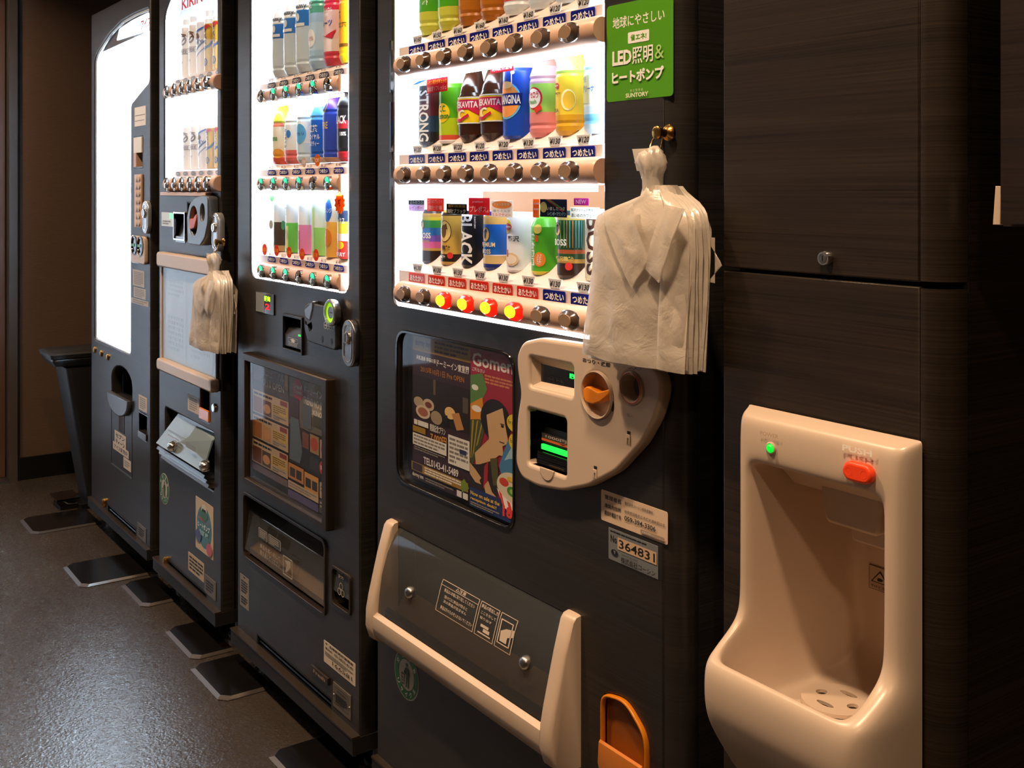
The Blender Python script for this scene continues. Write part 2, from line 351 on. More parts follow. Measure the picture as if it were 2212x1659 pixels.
def vents(root, rect, n=4):
    x0, x1, z0, z1 = rect
    MB().liner(x0, x1, z0, z1, .0, .03, M_dark).build('vent_recess', root, smooth=0)
    for i in range(n):
        z = z0+(i+.5)*(z1-z0)/n
        MB().xprism([(.004, z), (.0055, z+.003), (.022, z-.004), (.02, z-.007)], x0, x1, M_black).build('slat', root, smooth=0)
def lockhandle(root, u0, v0, u1, v1, m=None, y=-.014):
    m = m or M_steel
    x0, x1, z0, z1 = R(u0, v0, u1, v1, y); r = (x1-x0)/2
    p = MB().plate([rrect(x0, x1, z0, z1, r, 8)], y, 0, m, .003).build('lock_handle', root)
    h = MB().plate([rrect(x0+r*.3, x1-r*.3, z0+r*.3, z1-r*.3, r*.7, 8), rrect(x0+r*.42, x1-r*.42, z0+r*.42, z1-r*.42, r*.58, 8)], y-.0012, y, M_chrome, .0005).build('grip_rim', p)
    zc = z1-(z1-z0)*.38; xc = (x0+x1)/2
    MB().disc(xc, zc, [(r*.5, y), (r*.5, y-.004), (r*.42, y-.006), (r*.2, y-.006)], M_chrome).box(xc-.001, xc+.001, y-.0066, y-.006, zc-r*.3, zc+r*.3, M_ink).build('key_cylinder', p)
def recycle(root, u, v, w, h):
    y = -.0006
    x0, x1, z0, z1 = X(u-w/2), X(u+w/2), Z(u+0, v+h/2), Z(u, v-h/2); cx = (x0+x1)/2; cz = (z0+z1)/2; r = (z1-z0)/2
    o = MB().disc(cx, cz, [(r, 0), (r, y)], mat('sticker_silver', '#b9b4a6', .4)).build('recycle_sticker', root)
    mb = MB(); g = ink('#1f6a3c'); s = M_wht
    mb.flat([ell(cx, cz, r*.95, r*.95), ell(cx, cz, r*.62, r*.62)], y-.0003, g)
    for word, a0, a1 in (('空き容器', 150, 30), ('リサイクル', 215, 325)):
        n = len(word)
        for i, ch in enumerate(word):
            a = math.radians(a0+(a1-a0)*i/(n-1)); vs, fs = textmesh(ch, .02); hh = r*.2; up = 1 if a0 < 180 else -1
            px, pz = cx+r*.78*math.cos(a), cz+r*.78*math.sin(a); ro = a-math.pi/2 if up > 0 else a+math.pi/2
            mb.add([(px+(p-.5)*hh*math.cos(ro)-(q-.5)*hh*math.sin(ro), y-.0006, pz+(p-.5)*hh*math.sin(ro)+(q-.5)*hh*math.cos(ro)) for p, q in vs], fs, s)
    P = lambda pts: [(cx+a*r, cz+b*r) for a, b in pts]
    d = ink('#2a4a36')
    mb.flat([ell(cx+.05*r, cz+.42*r, .08*r, .08*r, 14)], y-.0006, d)                         # little figure and basket
    mb.flat([P([(-.05, .3), (.2, .3), (.3, .05), (.24, -.02), (.2, .1), (.22, -.5), (.12, -.5), (.1, -.15), (.02, -.5), (-.06, -.5), (.0, .0), (-.16, .14), (-.2, .06)])], y-.0006, d)
    mb.flat([P([(-.42, .0), (-.12, .0), (-.17, -.45), (-.37, -.45)]), P([(-.37, -.06), (-.17, -.06), (-.2, -.4), (-.34, -.4)])], y-.0006, d)
    for q in (-.17, -.28): mb.flat([P([(-.38, q), (-.15, q), (-.15, q-.03), (-.38, q-.03)])], y-.0007, d)
    mb.build('emblem', o, smooth=0)
def halfshell(mb, xc, yc, zb, prof, slope, m0, n=18, span=92):
    """half-round display dummy: prof rows (radius, height, material of the band above)"""
    A = [math.radians(-span+2*span*i/n) for i in range(n+1)]
    zc = lambda y, z: max(z, zb, slope(y)+.0015)
    for j in range(len(prof)-1):
        r0, h0, m = prof[j]; r1, h1, _ = prof[j+1]; vs = []
        for r, h in ((r0, h0), (r1, h1)):
            for a in A:
                y = yc-r*math.cos(a); vs.append((xc+r*math.sin(a), y, zc(y, zb+h)))
        k = n+1
        fs = [(i, i+1, k+i+1, k+i) for i in range(n)]+[(n, 0, k, k+n)]
        mb.add(vs, fs, m or m0)
    r, h, _ = prof[-1]
    mb.add([(xc+r*math.sin(a), yc-r*math.cos(a), zc(yc-r*math.cos(a), zb+h)) for a in A], [tuple(range(n+1))], m0)
    r, h, _ = prof[0]
    mb.add([(xc+r*math.sin(a), yc-r*math.cos(a), zc(yc-r*math.cos(a), zb+h)) for a in A], [tuple(range(n, -1, -1))], m0)
def wrap(mb, xc, yc, zb, rad, slope, items, lim=80):
    lvl = 0
    for it in items:
        lvl += 1; off = .0003*(1+lvl); t = it[0]; m = it[-1]
        if t == 't':
            _, s, s0, s1, z0, z1, rot, m = it; vs, fs = textmesh(s, .022)
            pts = [(s0+b*(s1-s0), z1-a*(z1-z0)) if rot else (s0+a*(s1-s0), z0+b*(z1-z0)) for a, b in vs]
        else:
            if t == 'e': _, a, b, ra, rb, m = it; lp = ell(a, b, ra, rb, 24)
            elif t == 'r': _, a, c, b, d, m = it; lp = [(a, b), (c, b), (c, d), (a, d)]
            else: lp = it[1]
            tri = tessellate_polygon([[Vector((a, b, 0)) for a, b in lp]])
            pts = lp; fs = [tuple(x) for x in tri]
        bm = bmesh.new(); bv = [bm.verts.new((a, b, 0)) for a, b in pts]
        for f in fs:
            try: bm.faces.new([bv[i] for i in f])
            except ValueError: pass
        x = min(p[0] for p in pts); xe = max(p[0] for p in pts); step = .005
        x = math.floor(x/step)*step+step
        while x < xe:
            bmesh.ops.bisect_plane(bm, geom=bm.verts[:]+bm.edges[:]+bm.faces[:], plane_co=(x, 0, 0), plane_no=(1, 0, 0)); x += step
        bm.verts.index_update(); vs = []
        for v in bm.verts:
            r = rad(v.co.y)+off; a = max(-1.5, min(1.5, (v.co.x+.0135)/r)); y = yc-r*math.cos(a)
            vs.append((xc+r*math.sin(a), y, max(zb+v.co.y, slope(y)+.002)))
        fs = []
        for f in bm.faces:
            ids = [v.index for v in f.verts]
            if f.normal.z < 0: ids.reverse()
            fs.append(tuple(ids))
        bm.free(); mb.add(vs, fs, m)
def K(h, rough=.3): return mat('print_'+h.strip('#'), h, rough, noise_amt=0)
SPEC = {}
def product(name, xc, yc, zb, slope, kind, main, bands, cap, items, label, cat, group, s=1.0):
    """kind gives the outline; bands = [(from, to, material)] as fractions of the height"""
    k = {'can': ([(.024, 0), (.0265, .004), (.0265, .094), (.024, .1), (.0235, .102)]),
         'tall': ([(.029, 0), (.0325, .005), (.0325, .113), (.0295, .12), (.029, .122)]),
         'talls': ([(.029, 0), (.0325, .005), (.0325, .158), (.0295, .166), (.029, .168)]),
         'pet': ([(.026, 0), (.0315, .008), (.0325, .016), (.0310, .021), (.0325, .026), (.0325, .1), (.031, .105), (.0325, .11), (.024, .135), (.0135, .152), (.0125, .16)]),
         'petl': ([(.026, 0), (.0305, .01), (.0325, .017), (.031, .022), (.0325, .028), (.0325, .135), (.031, .14), (.0325, .145), (.024, .172), (.0135, .19), (.0125, .2)]),
         'hot': ([(.027, 0), (.0315, .006), (.0315, .085), (.0315, .092), (.024, .108), (.014, .116), (.014, .12)]),
         'flute': ([(.022, 0), (.0305, .012), (.031, .03), (.031, .078), (.0285, .084), (.026, .095), (.0165, .124), (.0125, .134), (.0125, .138)]),
         'pack': ([(.026, 0), (.026, .003), (.026, .1), (.026, .11), (.02, .13)])}[kind]
    k = [(r*s, h*s) for r, h in k]; Hh = k[-1][1]
    hs = sorted(set([h for _, h in k]+[b*Hh for q in bands for b in q[:2]]))
    def rad(h):
        for (r0, h0), (r1, h1) in zip(k, k[1:]):
            if h <= h1: return r0+(r1-r0)*max(0, (h-h0))/max(h1-h0, 1e-6)
        return k[-1][0]
    def mt(h):
        for b0, b1, m in bands:
            if b0*Hh-1e-6 <= h < b1*Hh-1e-6: return m
        return main
    mb = MB(); halfshell(mb, xc, yc, zb, [(rad(h), h, mt(h)) for h in hs], slope, main)
    o = mb.build(name, smooth=30); tag(o, label, cat, group)
    if cap:
        r = k[-1][0]*1.12; z = zb+Hh
        cb = MB(); halfshell(cb, xc, yc, z, [(r*.95, -.002*s, None), (r, .001, None), (r, .014*s, None), (r*.9, .016*s, None)], lambda y: z-1, cap); cb.build('cap', o, smooth=30)
    if items:
        lb = MB(); it2 = [tuple((v*s if isinstance(v, float) else v) for v in q) if q[0] != 'p' else ('p', [(a*s, b*s) for a, b in q[1]], q[2]) for q in items]
        wrap(lb, xc, yc, zb, rad, slope, it2); lb.build('label_print', o, smooth=0)
    return o
# ------------------------------------------------------------------ the large drinks machine
x0, x1 = X(815), X(1500, .03)
m4 = thing('vending_machine', ((x0+x1)/2, .35, 0), 'wide drinks vending machine with round buttons on beige tubes and a cream coin panel', 'vending machine', 'drinks vending machines in the row')
wx0, wx1 = X(848), X(1304); wz0 = Z(850, 657)-.0; wz1 = 1.73
pox0, pox1, poz0, poz1 = R(858, 712, 1112, 1150)
dx0, dx1 = X(860), X(1255)-.03; dz0, dz1 = .365, .575
ox0, ox1 = X(1303), X(1402); oz1 = Z(1340, 1500); oz0 = oz1-.15
coin = PL([(1115, 765), (1128, 738), (1165, 730), (1280, 747), (1360, 765), (1405, 782), (1427, 815), (1430, 850), (1415, 905), (1385, 960), (1330, 1020), (1270, 1052), (1215, 1062), (1160, 1052), (1125, 1033), (1112, 1000), (1116, 900), (1124, 850), (1116, 800)], -.022)
coin = fillet(coin, .012)
bay = PL([(1150, 775), (1380, 830), (1372, 890), (1290, 1000), (1150, 1020)], -.0)
win = fillet([(wx0, wz0), (wx1, wz0), (wx1, wz1), (wx0, wz1)], .02)
pow_ = fillet([(pox0, poz0+.0), (pox1, poz0), (pox1, poz1), (pox0, poz1)], .035)
orl = fillet([(ox0, oz0), (ox1, oz0), (ox1, oz1-.035), ((ox0+ox1)/2+.005, oz1), (ox0, oz1-.01)], .02)
xr = x1-.03
MB().plate([[(x0, BOT), (xr, BOT), (xr, TOP), (x0, TOP)], win, pow_, [(dx0, dz0), (dx1, dz0), (dx1, dz1), (dx0, dz1)], orl, bay], 0, .04, wood, .003).build('front_door', m4)
MB().prism([(xr, .002), (xr, .04), (x1-.003, .04), (x1, .032)]+[(xr+.03*math.sin(math.radians(a)), .032-.03*math.cos(math.radians(a))) for a in range(80, 0, -10)], BOT, TOP, wood).build('rounded_door_edge', m4)
cabinet(m4, x0+.004, x1-.004, BOT, TOP-.004); feet(m4, x0, x1)
# display case
mb = MB(); mb.liner(wx0, wx1, wz0, wz1, .041, .135, M_white, .004, M_back); mb.build('display_case', m4, smooth=0)
reveal(m4, win)
MB().box(wx0+.002, wx0+.008, .02, .04, wz0+.01, wz1-.01, M_led).build('light_strip', m4, smooth=0)
MB().box(wx1-.01, wx1-.001, .012, .04, wz0+.01, wz1-.01, M_led).build('light_strip', m4, smooth=0)
MB().box(wx0+.01, wx1-.004, .0035, .03, wz0+.001, wz0+.008, M_led).build('light_strip', m4, smooth=0)
bars = [Zf(140, X(867, -.02), -.02), Zf(378, X(867, -.02), -.02), Zf(634, X(867, -.02), -.02)]
bux = [X(870, -.024), X(1225, -.024)]; colx = [bux[0]+(bux[1]-bux[0])*i/7 for i in range(8)]; PT = colx[1]-colx[0]
M_btn = mat('bronze_button', '#8d735a', .3); M_bside = mat('button_collar', '#4a3a30', .15, coat=.5)
M_lit = mat('lit_button', '#ffb000', emit=3, ecol='#ffc414'); M_litside = mat('lit_collar', '#d8200c', .2, emit=.9, ecol='#f01c08', noise_amt=0)
cold = [thin('cold_label_blue', '#3040b8', .75), 'つめたい']; hot = [thin('hot_label_red', '#ee5540', .75), 'あたたかい']
prices = [['¥160', '¥150', '¥160', '¥160', '¥160', '¥160', '¥120', '¥120'], ['¥120']*5+['¥130', '¥130', '¥120'], ['¥130']*8]
for r, bz in enumerate(bars):
    bxa, bxb = X(850, -.02)-.004, X(1280, -.02)
    tb = MB(); path = [(bxa-.0, 0, bz), (bxa+.006, 0, bz), (bxb-.006, 0, bz), (bxb, 0, bz)]
    tb.tube(path, [.017, .0215, .0215, .019], M_tube, 28)
    bar = tb.build('button_bar', m4)
    for i, x in enumerate(colx):
        lit = r == 2 and i in (2, 3, 4, 5)
        bb = MB(); bb.disc(x, bz, [(.0235, -.012), (.024, -.0215), (.0225, -.0225), (.0155, -.0285), (.015, -.029)], M_litside if lit else M_bside, 1.05, .6, cap0=True)
        bb.disc(x, bz, [(.0148, -.0289), (.014, -.0298)], M_lit if lit else M_btn, 1.05, .68)
        bb.disc(x, bz, [(.0255, -.016), (.0262, -.0205), (.0245, -.0215)], M_chrome if not lit else M_litside, 1.05, .6)
        bb.build('round_button', bar, 'lit amber and red button' if lit else None)
    # sloping shelf
    zs = bz+.040; 
    sb = MB().xprism([(.008, bz+.018), (.008, zs), (.012, zs+.002), (.13, zs+.118), (.133, zs+.118), (.133, bz-.004), (.012, bz-.004)], wx0+.012, wx1-.012, mat('shelf_peach', '#ead6cb', .45))
    sh = sb.build('product_shelf', m4, smooth=0)
    MB().box(wx0+.02, wx1-.02, .0005, .006, bz-.031, bz-.0225, M_led).build('light_strip', m4, smooth=0)
    for i, x in enumerate(colx):
        c = cold if not (r == 2 and i < 6) else hot
        sticker(m4, 'temperature_label', (x-.0295, x+.0295, bz+.0195, bz+.0385), .0065, c[0], [('t', c[1], .08, .2, .94, .82, M_wht, .025)], .0025)
        # price plaque on the slope
        def sl(a, b, yy, k=0): return (x+a, yy-.0016-.0005*k, zs+(yy-.012)*.45+.002+.0005*k)
        pl = MB(); z0p = zs+.001; z1p = zs+.0165
        pl.plate([[(x-.012, z0p), (x+.012, z0p), (x+.018, z1p), (x-.018, z1p)]], .0075, .0095, mat('plaque_white', '#e3e0de', .4), .0003, 0)
        po = pl.build('price_plaque', m4)
        MB().text(prices[r][i], M_ink, x-.0135, x+.0135, z0p+.003, z1p-.003, .0071, bold=.02, shear=.25).build('lettering', po, smooth=0)
MB().box(wx0+.002, wx1-.002, .0015, .0035, wz0+.004, wz1-.004, M_glass).build('display_pane', m4, smooth=0)
for (va, vb) in ((88, 200), (220, 328), (345, 432)):
    MB().box(wx0-.005, wx0, -.004, .002, Z(848, vb), Z(848, va), M_gloss).build('hinge_strip', m4, smooth=0)
slope4 = lambda zs: (lambda y: zs+.0+max(0, (y-.012))*1.0)
# products ---------------------------------------------------------
gr = ['drinks on the upper shelf of the wide machine', 'drinks on the middle shelf of the wide machine', 'drinks on the lower shelf of the wide machine']
W_ = K('#f4f4f2'); 
def prow(r, specs, yc=.0475):
    bz = bars[r]; sl = slope4(bz+.040)
    for i, q in enumerate(specs):
        name, kind, main, bands, cap, items, label, cat, s = q
        product(name, colx[i], yc, bz+.058, sl, kind, main, bands, cap, items, label, cat, gr[r], s)
teag = K('#4fae1c'); teal = K('#c9cf4a'); amb = K('#b06a10'); wh = K('#eef0ee'); red = K('#e03a34'); pal = K('#dfeaf0')
gt = [('t', '伊右衛門', -.004, .009, .055, .125, 1, wh)]
prow(0, [
 ('tea_bottle', 'petl', teal, [(.22, .75, teag)], wh, [('t', '緑茶', -.008, .006, .055, .1, 1, W_)], 'green tea bottle with white lettering at the hinge end of the upper shelf', 'bottle', 1),
 ('tea_bottle', 'petl', teal, [(.22, .75, teag)], wh, [('t', '緑茶', -.012, .002, .055, .1, 1, W_)], 'green tea bottle beside an amber tea on the upper shelf', 'bottle', 1),
 ('tea_bottle', 'petl', amb, [(.3, .8, wh)], wh, [('r', -.02, .02, .07, .09, K('#4a3a4a'))], 'amber tea bottle with a white label, beside the green teas', 'bottle', 1),
 ('tea_bottle', 'petl', amb, [(.32, .8, wh)], wh, [], 'amber tea bottle with plain white label, beside the red labelled bottles', 'bottle', 1),
 ('drink_bottle', 'petl', pal, [(.12, .4, red), (.4, .7, wh)], wh, [('t', 'だいいもの', -.028, .02, .062, .07, 0, W_), ('t', '14種類', -.03, -.006, .05, .058, 0, W_)], 'clear bottle with red label, lower on the shelf beside amber tea', 'bottle', 1),
 ('drink_bottle', 'petl', pal, [(.16, .48, red), (.48, .7, wh)], wh, [('t', 'いいもの', -.025, .01, .078, .086, 0, W_), ('t', '14種類', -.03, -.006, .06, .068, 0, W_)], 'clear bottle with red label beside the pale water bottles', 'bottle', 1),
 ('water_bottle', 'petl', K('#d8e6ec'), [(.4, .7, K('#b8d4ea'))], wh, [], 'pale clear water bottle beside a red labelled bottle, top shelf', 'bottle', 1),
 ('water_bottle', 'petl', K('#dfeaf0'), [(.45, .7, K('#a8d0f0'))], wh, [], 'pale clear water bottle in the last place on the upper shelf', 'bottle', 1)])
Kb = K('#14161c'); br = K('#3a1e10', .15); ye = K('#f4d21c')
vit = [('r', -.0485, .0485, .031, .077, ye), ('r', -.0485, .0485, .0745, .0765, wh), ('r', -.0485, .0485, .031, .033, wh),
       ('p', [(-.03, .072), (.024, .072), (.026, .044), (.004, .056), (-.03, .052)], K('#c81e4a')), ('t', 'DEKAVITA', -.028, .023, .058, .069, 0, W_), ('t', 'C', -.016, -.002, .038, .055, 0, W_),
       ('p', [(-.03, .036), (-.012, .034), (.008, .044), (.006, .048), (-.012, .039), (-.03, .042)], K('#c81e4a'))]
prow(1, [
 ('drink_can', 'tall', Kb, [(.2, .45, K('#1c3a5a')), (.45, .8, K('#5a1a22')), (.96, 1.1, wh)], None, [('t', 'STRONG', -.0175, .008, .006, .104, 1, W_), ('t', 'ZERO', -.034, -.022, .012, .07, 1, W_)], 'tall black and dark red can with large vertical white lettering', 'can', 1),
 ('drink_can', 'tall', K('#58b01a'), [(.14, .42, K('#b8d41c')), (.0, .06, wh), (.06, .14, K('#d8543c'))], None, [('e', -.012, .062, .02, .02, ye), ('t', 'C.C.', -.022, .0, .064, .077, 0, K('#1a7a2a')), ('t', 'Lemon', -.024, .006, .05, .062, 0, K('#1a7a2a'))], 'green and yellow lemon soda can on the middle shelf', 'can', .92),
 ('drink_bottle', 'flute', br, [], wh, vit, 'brown fluted bottle with yellow label, beside the green can', 'bottle', 1.06),
 ('drink_bottle', 'flute', br, [], wh, vit, 'brown fluted bottle with yellow label, touching the blue can', 'bottle', 1.06),
 ('drink_can', 'tall', K('#1648b8'), [(.97, 1.1, wh)], None, [('e', -.012, .064, .029, .031, K('#6ec4f0')), ('e', -.012, .064, .026, .028, K('#f09a4c')), ('e', -.012, .09, .014, .006, K('#f8c890')), ('p', [(-.04, .056), (.018, .056), (.02, .076), (-.04, .076)], K('#10207a')), ('t', 'ORANGINA', -.038, .017, .058, .073, 0, W_), ('r', .0, .002, .092, .11, W_), ('e', .003, .11, .004, .003, W_)], 'blue orange-soda can on the middle shelf', 'can', 1.02),
 ('drink_bottle', 'pet', K('#e88a88'), [(.28, .6, K('#9ad060')), (.6, .8, K('#c8a0b8'))], K('#5acc50'), [('e', -.012, .07, .019, .02, K('#d02840')), ('e', -.014, .07, .0175, .0175, W_), ('t', 'アセロラ', -.028, .0, .07, .082, 0, K('#c02840')), ('t', 'fresh', -.026, -.004, .06, .068, 0, K('#50a050')), ('e', .002, .052, .005, .005, red), ('e', -.003, .049, .005, .005, red)], 'pink drink bottle with light green cap and label', 'bottle', .92),
 ('tea_bottle', 'pet', K('#e2a81c'), [(.22, .66, K('#f6d33a')), (.66, .85, K('#b4d060'))], K('#f2e8c8'), [('e', .004, .06, .014, .018, K('#fff4b0')), ('e', .006, .06, .011, .015, K('#f8c83a')), ('e', -.022, .085, .008, .005, K('#c83418')), ('t', 'Lipton', -.028, -.016, .083, .087, 0, W_), ('t', 'LEMON', -.03, -.01, .07, .074, 0, K('#5a4a10')), ('t', 'TEA', -.03, -.014, .04, .046, 0, K('#4a3a10'))], 'yellow lemon tea bottle on the middle shelf', 'bottle', .94),
 ('water_bottle', 'pet', K('#b8d8ee'), [(.28, .64, K('#d8e8f0')), (.1, .2, K('#6ab4e8'))], K('#c8d4c0'), [('r', -.034, -.012, .05, .096, K('#c8cca0')), ('t', '贅沢', -.032, -.02, .084, .094, 0, K('#4a6a9a')), ('t', 'グリーナ', -.032, .0, .068, .08, 0, K('#2a5aa8'))], 'pale blue bottle with silver label beside the yellow lemon tea', 'bottle', .94)])
def boss(col, gold='#c8a03c'): return None
g_ = K('#c9a24a'); 
def head(a, b, s, m, m2): return [('e', a, b, .0115*s, .015*s, m2), ('e', a, b, .0105*s, .014*s, m), ('e', a-.002, b, .005*s, .009*s, m2), ('p', [(a-.008*s, b+.004), (a+.004*s, b+.011*s), (a+.006*s, b+.004), (a, b+.003)], m2)]
prow(2, [
 ('coffee_can', 'can', K('#2a1c14'), [(.23, .28, g_), (.28, .4, K('#e06ab0')), (.4, .52, K('#7a5ac8')), (.52, .66, K('#2a7ac8')), (.66, .8, K('#3aa048')), (.8, .86, K('#d8c83a')), (.86, .93, g_)], None, [('t', 'BOSS', -.022, .006, .047, .058, 0, W_), ('t', 'COFFEE', -.02, .003, .039, .044, 0, g_)]+head(-.016, .074, .6, K('#f0d8b0'), Kb), 'rainbow striped coffee can, first on the lower shelf', 'can', 1),
 ('coffee_can', 'can', K('#d4ac4c'), [(.9, .96, K('#3a3020')), (.0, .06, g_), (.06, .2, K('#2e241a'))], None, head(-.008, .063, 1.35, K('#e8c87a'), K('#6a4a18'))+[('t', '微糖', -.014, .006, .028, .037, 0, Kb), ('e', .006, .018, .006, .006, red), ('t', '無糖', -.02, -.004, .013, .018, 0, W_)], 'gold coffee can with a round portrait emblem', 'can', 1),
 ('coffee_can', 'can', K('#17181e'), [], None, [('t', 'BLACK', -.0255, .0065, .004, .096, 1, W_), ('t', 'SUNTORY', .010, .013, .07, .092, 1, W_)], 'black coffee can with large vertical white lettering', 'can', 1),
 ('coffee_can', 'can', K('#1668c8'), [(.93, .99, K('#1a2a7a')), (.78, .93, K('#d8b060')), (.1, .24, K('#d8b878')), (.24, .26, wh), (.0, .1, K('#1a2a7a'))], None, head(-.014, .062, .9, K('#d8b060'), K('#1a2a5a'))+[('t', 'PREMIUM', -.027, .008, .04, .048, 0, K('#e8cc90')), ('t', 'BOSS', -.022, .0, .028, .036, 0, K('#e8cc90'))], 'blue and gold coffee can on the lower shelf', 'can', 1),
 ('tea_bottle', 'can', K('#eceef2'), [], None, [('e', -.02, .078, .012, .012, K('#f4d030')), ('e', -.018, .077, .011, .006, K('#c83018')), ('t', 'Lipton', -.026, -.009, .075, .079, 0, W_), ('t', '贅沢', -.016, .008, .052, .062, 0, K('#3a3a4a')), ('e', -.008, .022, .016, .011, K('#e8c8a0')), ('e', -.008, .022, .012, .008, K('#f6e8d4')), ('r', -.018, -.014, .026, .038, K('#b86030')), ('l0', 0, 0, K('#ffffff'))][:-1], 'white milk tea can with a swirl of cream', 'can', 1),
 ('tea_bottle', 'hot', K('#52b422'), [(.0, .06, K('#e8d83a'))], K('#d8cc3a'), [('t', '伊右衛門', -.026, -.014, .018, .08, 1, W_), ('e', -.002, .03, .013, .014, K('#f08a2c')), ('t', 'あたたかい', -.008, .004, .02, .04, 1, W_), ('e', -.006, .088, .01, .009, K('#d8c860')), ('r', -.011, -.004, .064, .076, K('#d8542c'))], 'green hot tea bottle with orange disc', 'bottle', .86),
 ('coffee_can', 'can', K('#24502c'), [(.93, .99, K('#16202a')), (.86, .93, K('#c8b060')), (.22, .28, K('#c8a050')), (.0, .22, K('#3a2418')), (.36, .42, K('#b85a30'))], None, [('r', a, a+.0015, .046, .087, K(q)) for a, q in ((-.006, '#6ab050'), (-.001, '#b06a30'), (.004, '#5aa8a0'), (.009, '#c87a3a'), (.014, '#4aa0b0'), (.019, '#7ac0c8'), (.023, '#3a8a9a'), (-.011, '#8ac04a'))]+head(-.018, .074, .7, K('#f0d8a0'), Kb)+[('t', 'BOSS', -.026, .002, .049, .059, 0, W_), ('e', .006, .018, .006, .006, red), ('t', '贅沢微糖', -.02, .014, .026, .033, 0, K('#d8c070'))], 'green striped coffee can near the bag end of the lower shelf', 'can', 1.05),
 ('coffee_can', 'can', K('#e8e0c8'), [(.0, .05, K('#d0c49a'))], None, [('t', 'BOSS', -.0195, .0145, .008, .092, 1, K('#4a2c22'))], 'cream coffee can with large vertical brown lettering', 'can', 1.08)])
# promotional cards on the inside of the pane, lower row
PY = .006
def tm(m):
    c = m.node_tree.nodes['Principled BSDF'].inputs['Base Color'].default_value if 'Principled BSDF' in m.node_tree.nodes else (.8, .8, .8)
    return thin('thin_'+m.name, tuple(c[:3]), .6)
def card(rect, m, items, name='promo_card'): return sticker(m4, name, rect, PY, tm(m), [tuple(tm(v) if isinstance(v, bpy.types.Material) else v for v in q) for q in items], .001)
card(R(883, 432, 917, 457, PY), K('#d8c8e8'), [('r', 0, 0, 1, .4, Kb), ('t', '澄みのコク', .08, .05, .92, .35, W_), ('t', 'レインボー', .1, .5, .9, .85, K('#c83a8a'))])
card(R(923, 428, 959, 457, PY), K('#e8604c'), [('t', 'コクのブレンド', .06, .1, .94, .4, W_), ('t', '微糖登場', .1, .55, .9, .9, W_)])
card(R(965, 440, 1009, 463, PY), K('#2a2422'), [('t', '香料無添加', .08, .08, .92, .36, g_), ('t', '無糖ブラック', .05, .5, .95, .92, W_)])
card(R(1013, 427, 1058, 465, PY), K('#e23c48'), [('t', 'プレボス。', .06, .48, .96, .86, W_, .03), ('t', 'premium', .2, .18, .7, .32, W_)])
card(R(1062, 433, 1108, 470, PY), K('#fbf2ea'), [('e', .5, .25, .46, .24, K('#f0a050')), ('t', 'ホット新登場', .12, .12, .86, .32, W_), ('t', '香りミルク', .1, .55, .9, .7, K('#8a9ab0')), ('t', 'ミルクティー', .06, .76, .94, .95, K('#e0605a'))])
card(R(1152, 430, 1165, 470, PY), K('#f08a3c'), [('r', 0, .2, 1, .3, W_), ('r', 0, .5, 1, .6, W_)])
card(R(1167, 430, 1225, 470, PY), K('#1c2440'), [('e', .14, .45, .13, .3, K('#e8d880')), ('p', [(.2, .0), (.4, .0), (.95, .6), (.85, .7)], K('#c83a3a')), ('p', [(.26, .0), (.33, .0), (.93, .55), (.9, .62)], K('#58b04a')), ('t', 'いましたコク', .28, .42, .95, .62, W_), ('t', 'レインボーマウンテン', .32, .7, .98, .92, K('#a8d0f0'))])
card(R(1240, 428, 1272, 444, PY), K('#b03a90'), [('t', 'NEW', .15, .2, .85, .8, W_, .03)])
card(R(1232, 447, 1296, 474, PY), K('#eef0ee'), [('t', '贅沢クリームの厳選牛乳', .04, .12, .96, .38, K('#4a7a70')), ('t', '濃いめのカフェオレ', .04, .55, .96, .9, K('#3a6a60'))])
card(R(922, 172, 967, 196, PY), K('#e23440'), [('t', 'レモン果汁がギュッと', .04, .1, .96, .42, ye), ('t', '強炭酸リフレッシュ', .04, .54, .96, .9, W_)])
card(R(890, 163, 920, 180, PY), K('#f0f6fa'), [('p', [(0, 1), (1, .4), (1, .75), (.4, .95)], K('#1a5aa8')), ('t', '新登場', .2, .2, .9, .55, Kb)])
card(R(1060, 134, 1110, 152, PY), K('#e04450'), [('t', '微炭酸新登場', .06, .15, .94, .85, W_, .03)])
# warm poster panels standing against the back of the lower row and pale ones in the middle row
MB().box(colx[1]-.035, colx[6]+.028, .1335, .1345, bars[2]+.05, bars[1]-.02, mat('orange_back_card', '#30200f', .5, emit=.8, ecol='#ffb478')).build('backlit_card', m4, 'translucent orange card', smooth=0)
MB().box(colx[6]+.032, wx1-.006, .1335, .1345, bars[2]+.05, bars[1]-.02, mat('blue_back_card', '#182830', .5, emit=.75, ecol='#a8d8ff')).build('backlit_card', m4, 'translucent blue card', smooth=0)
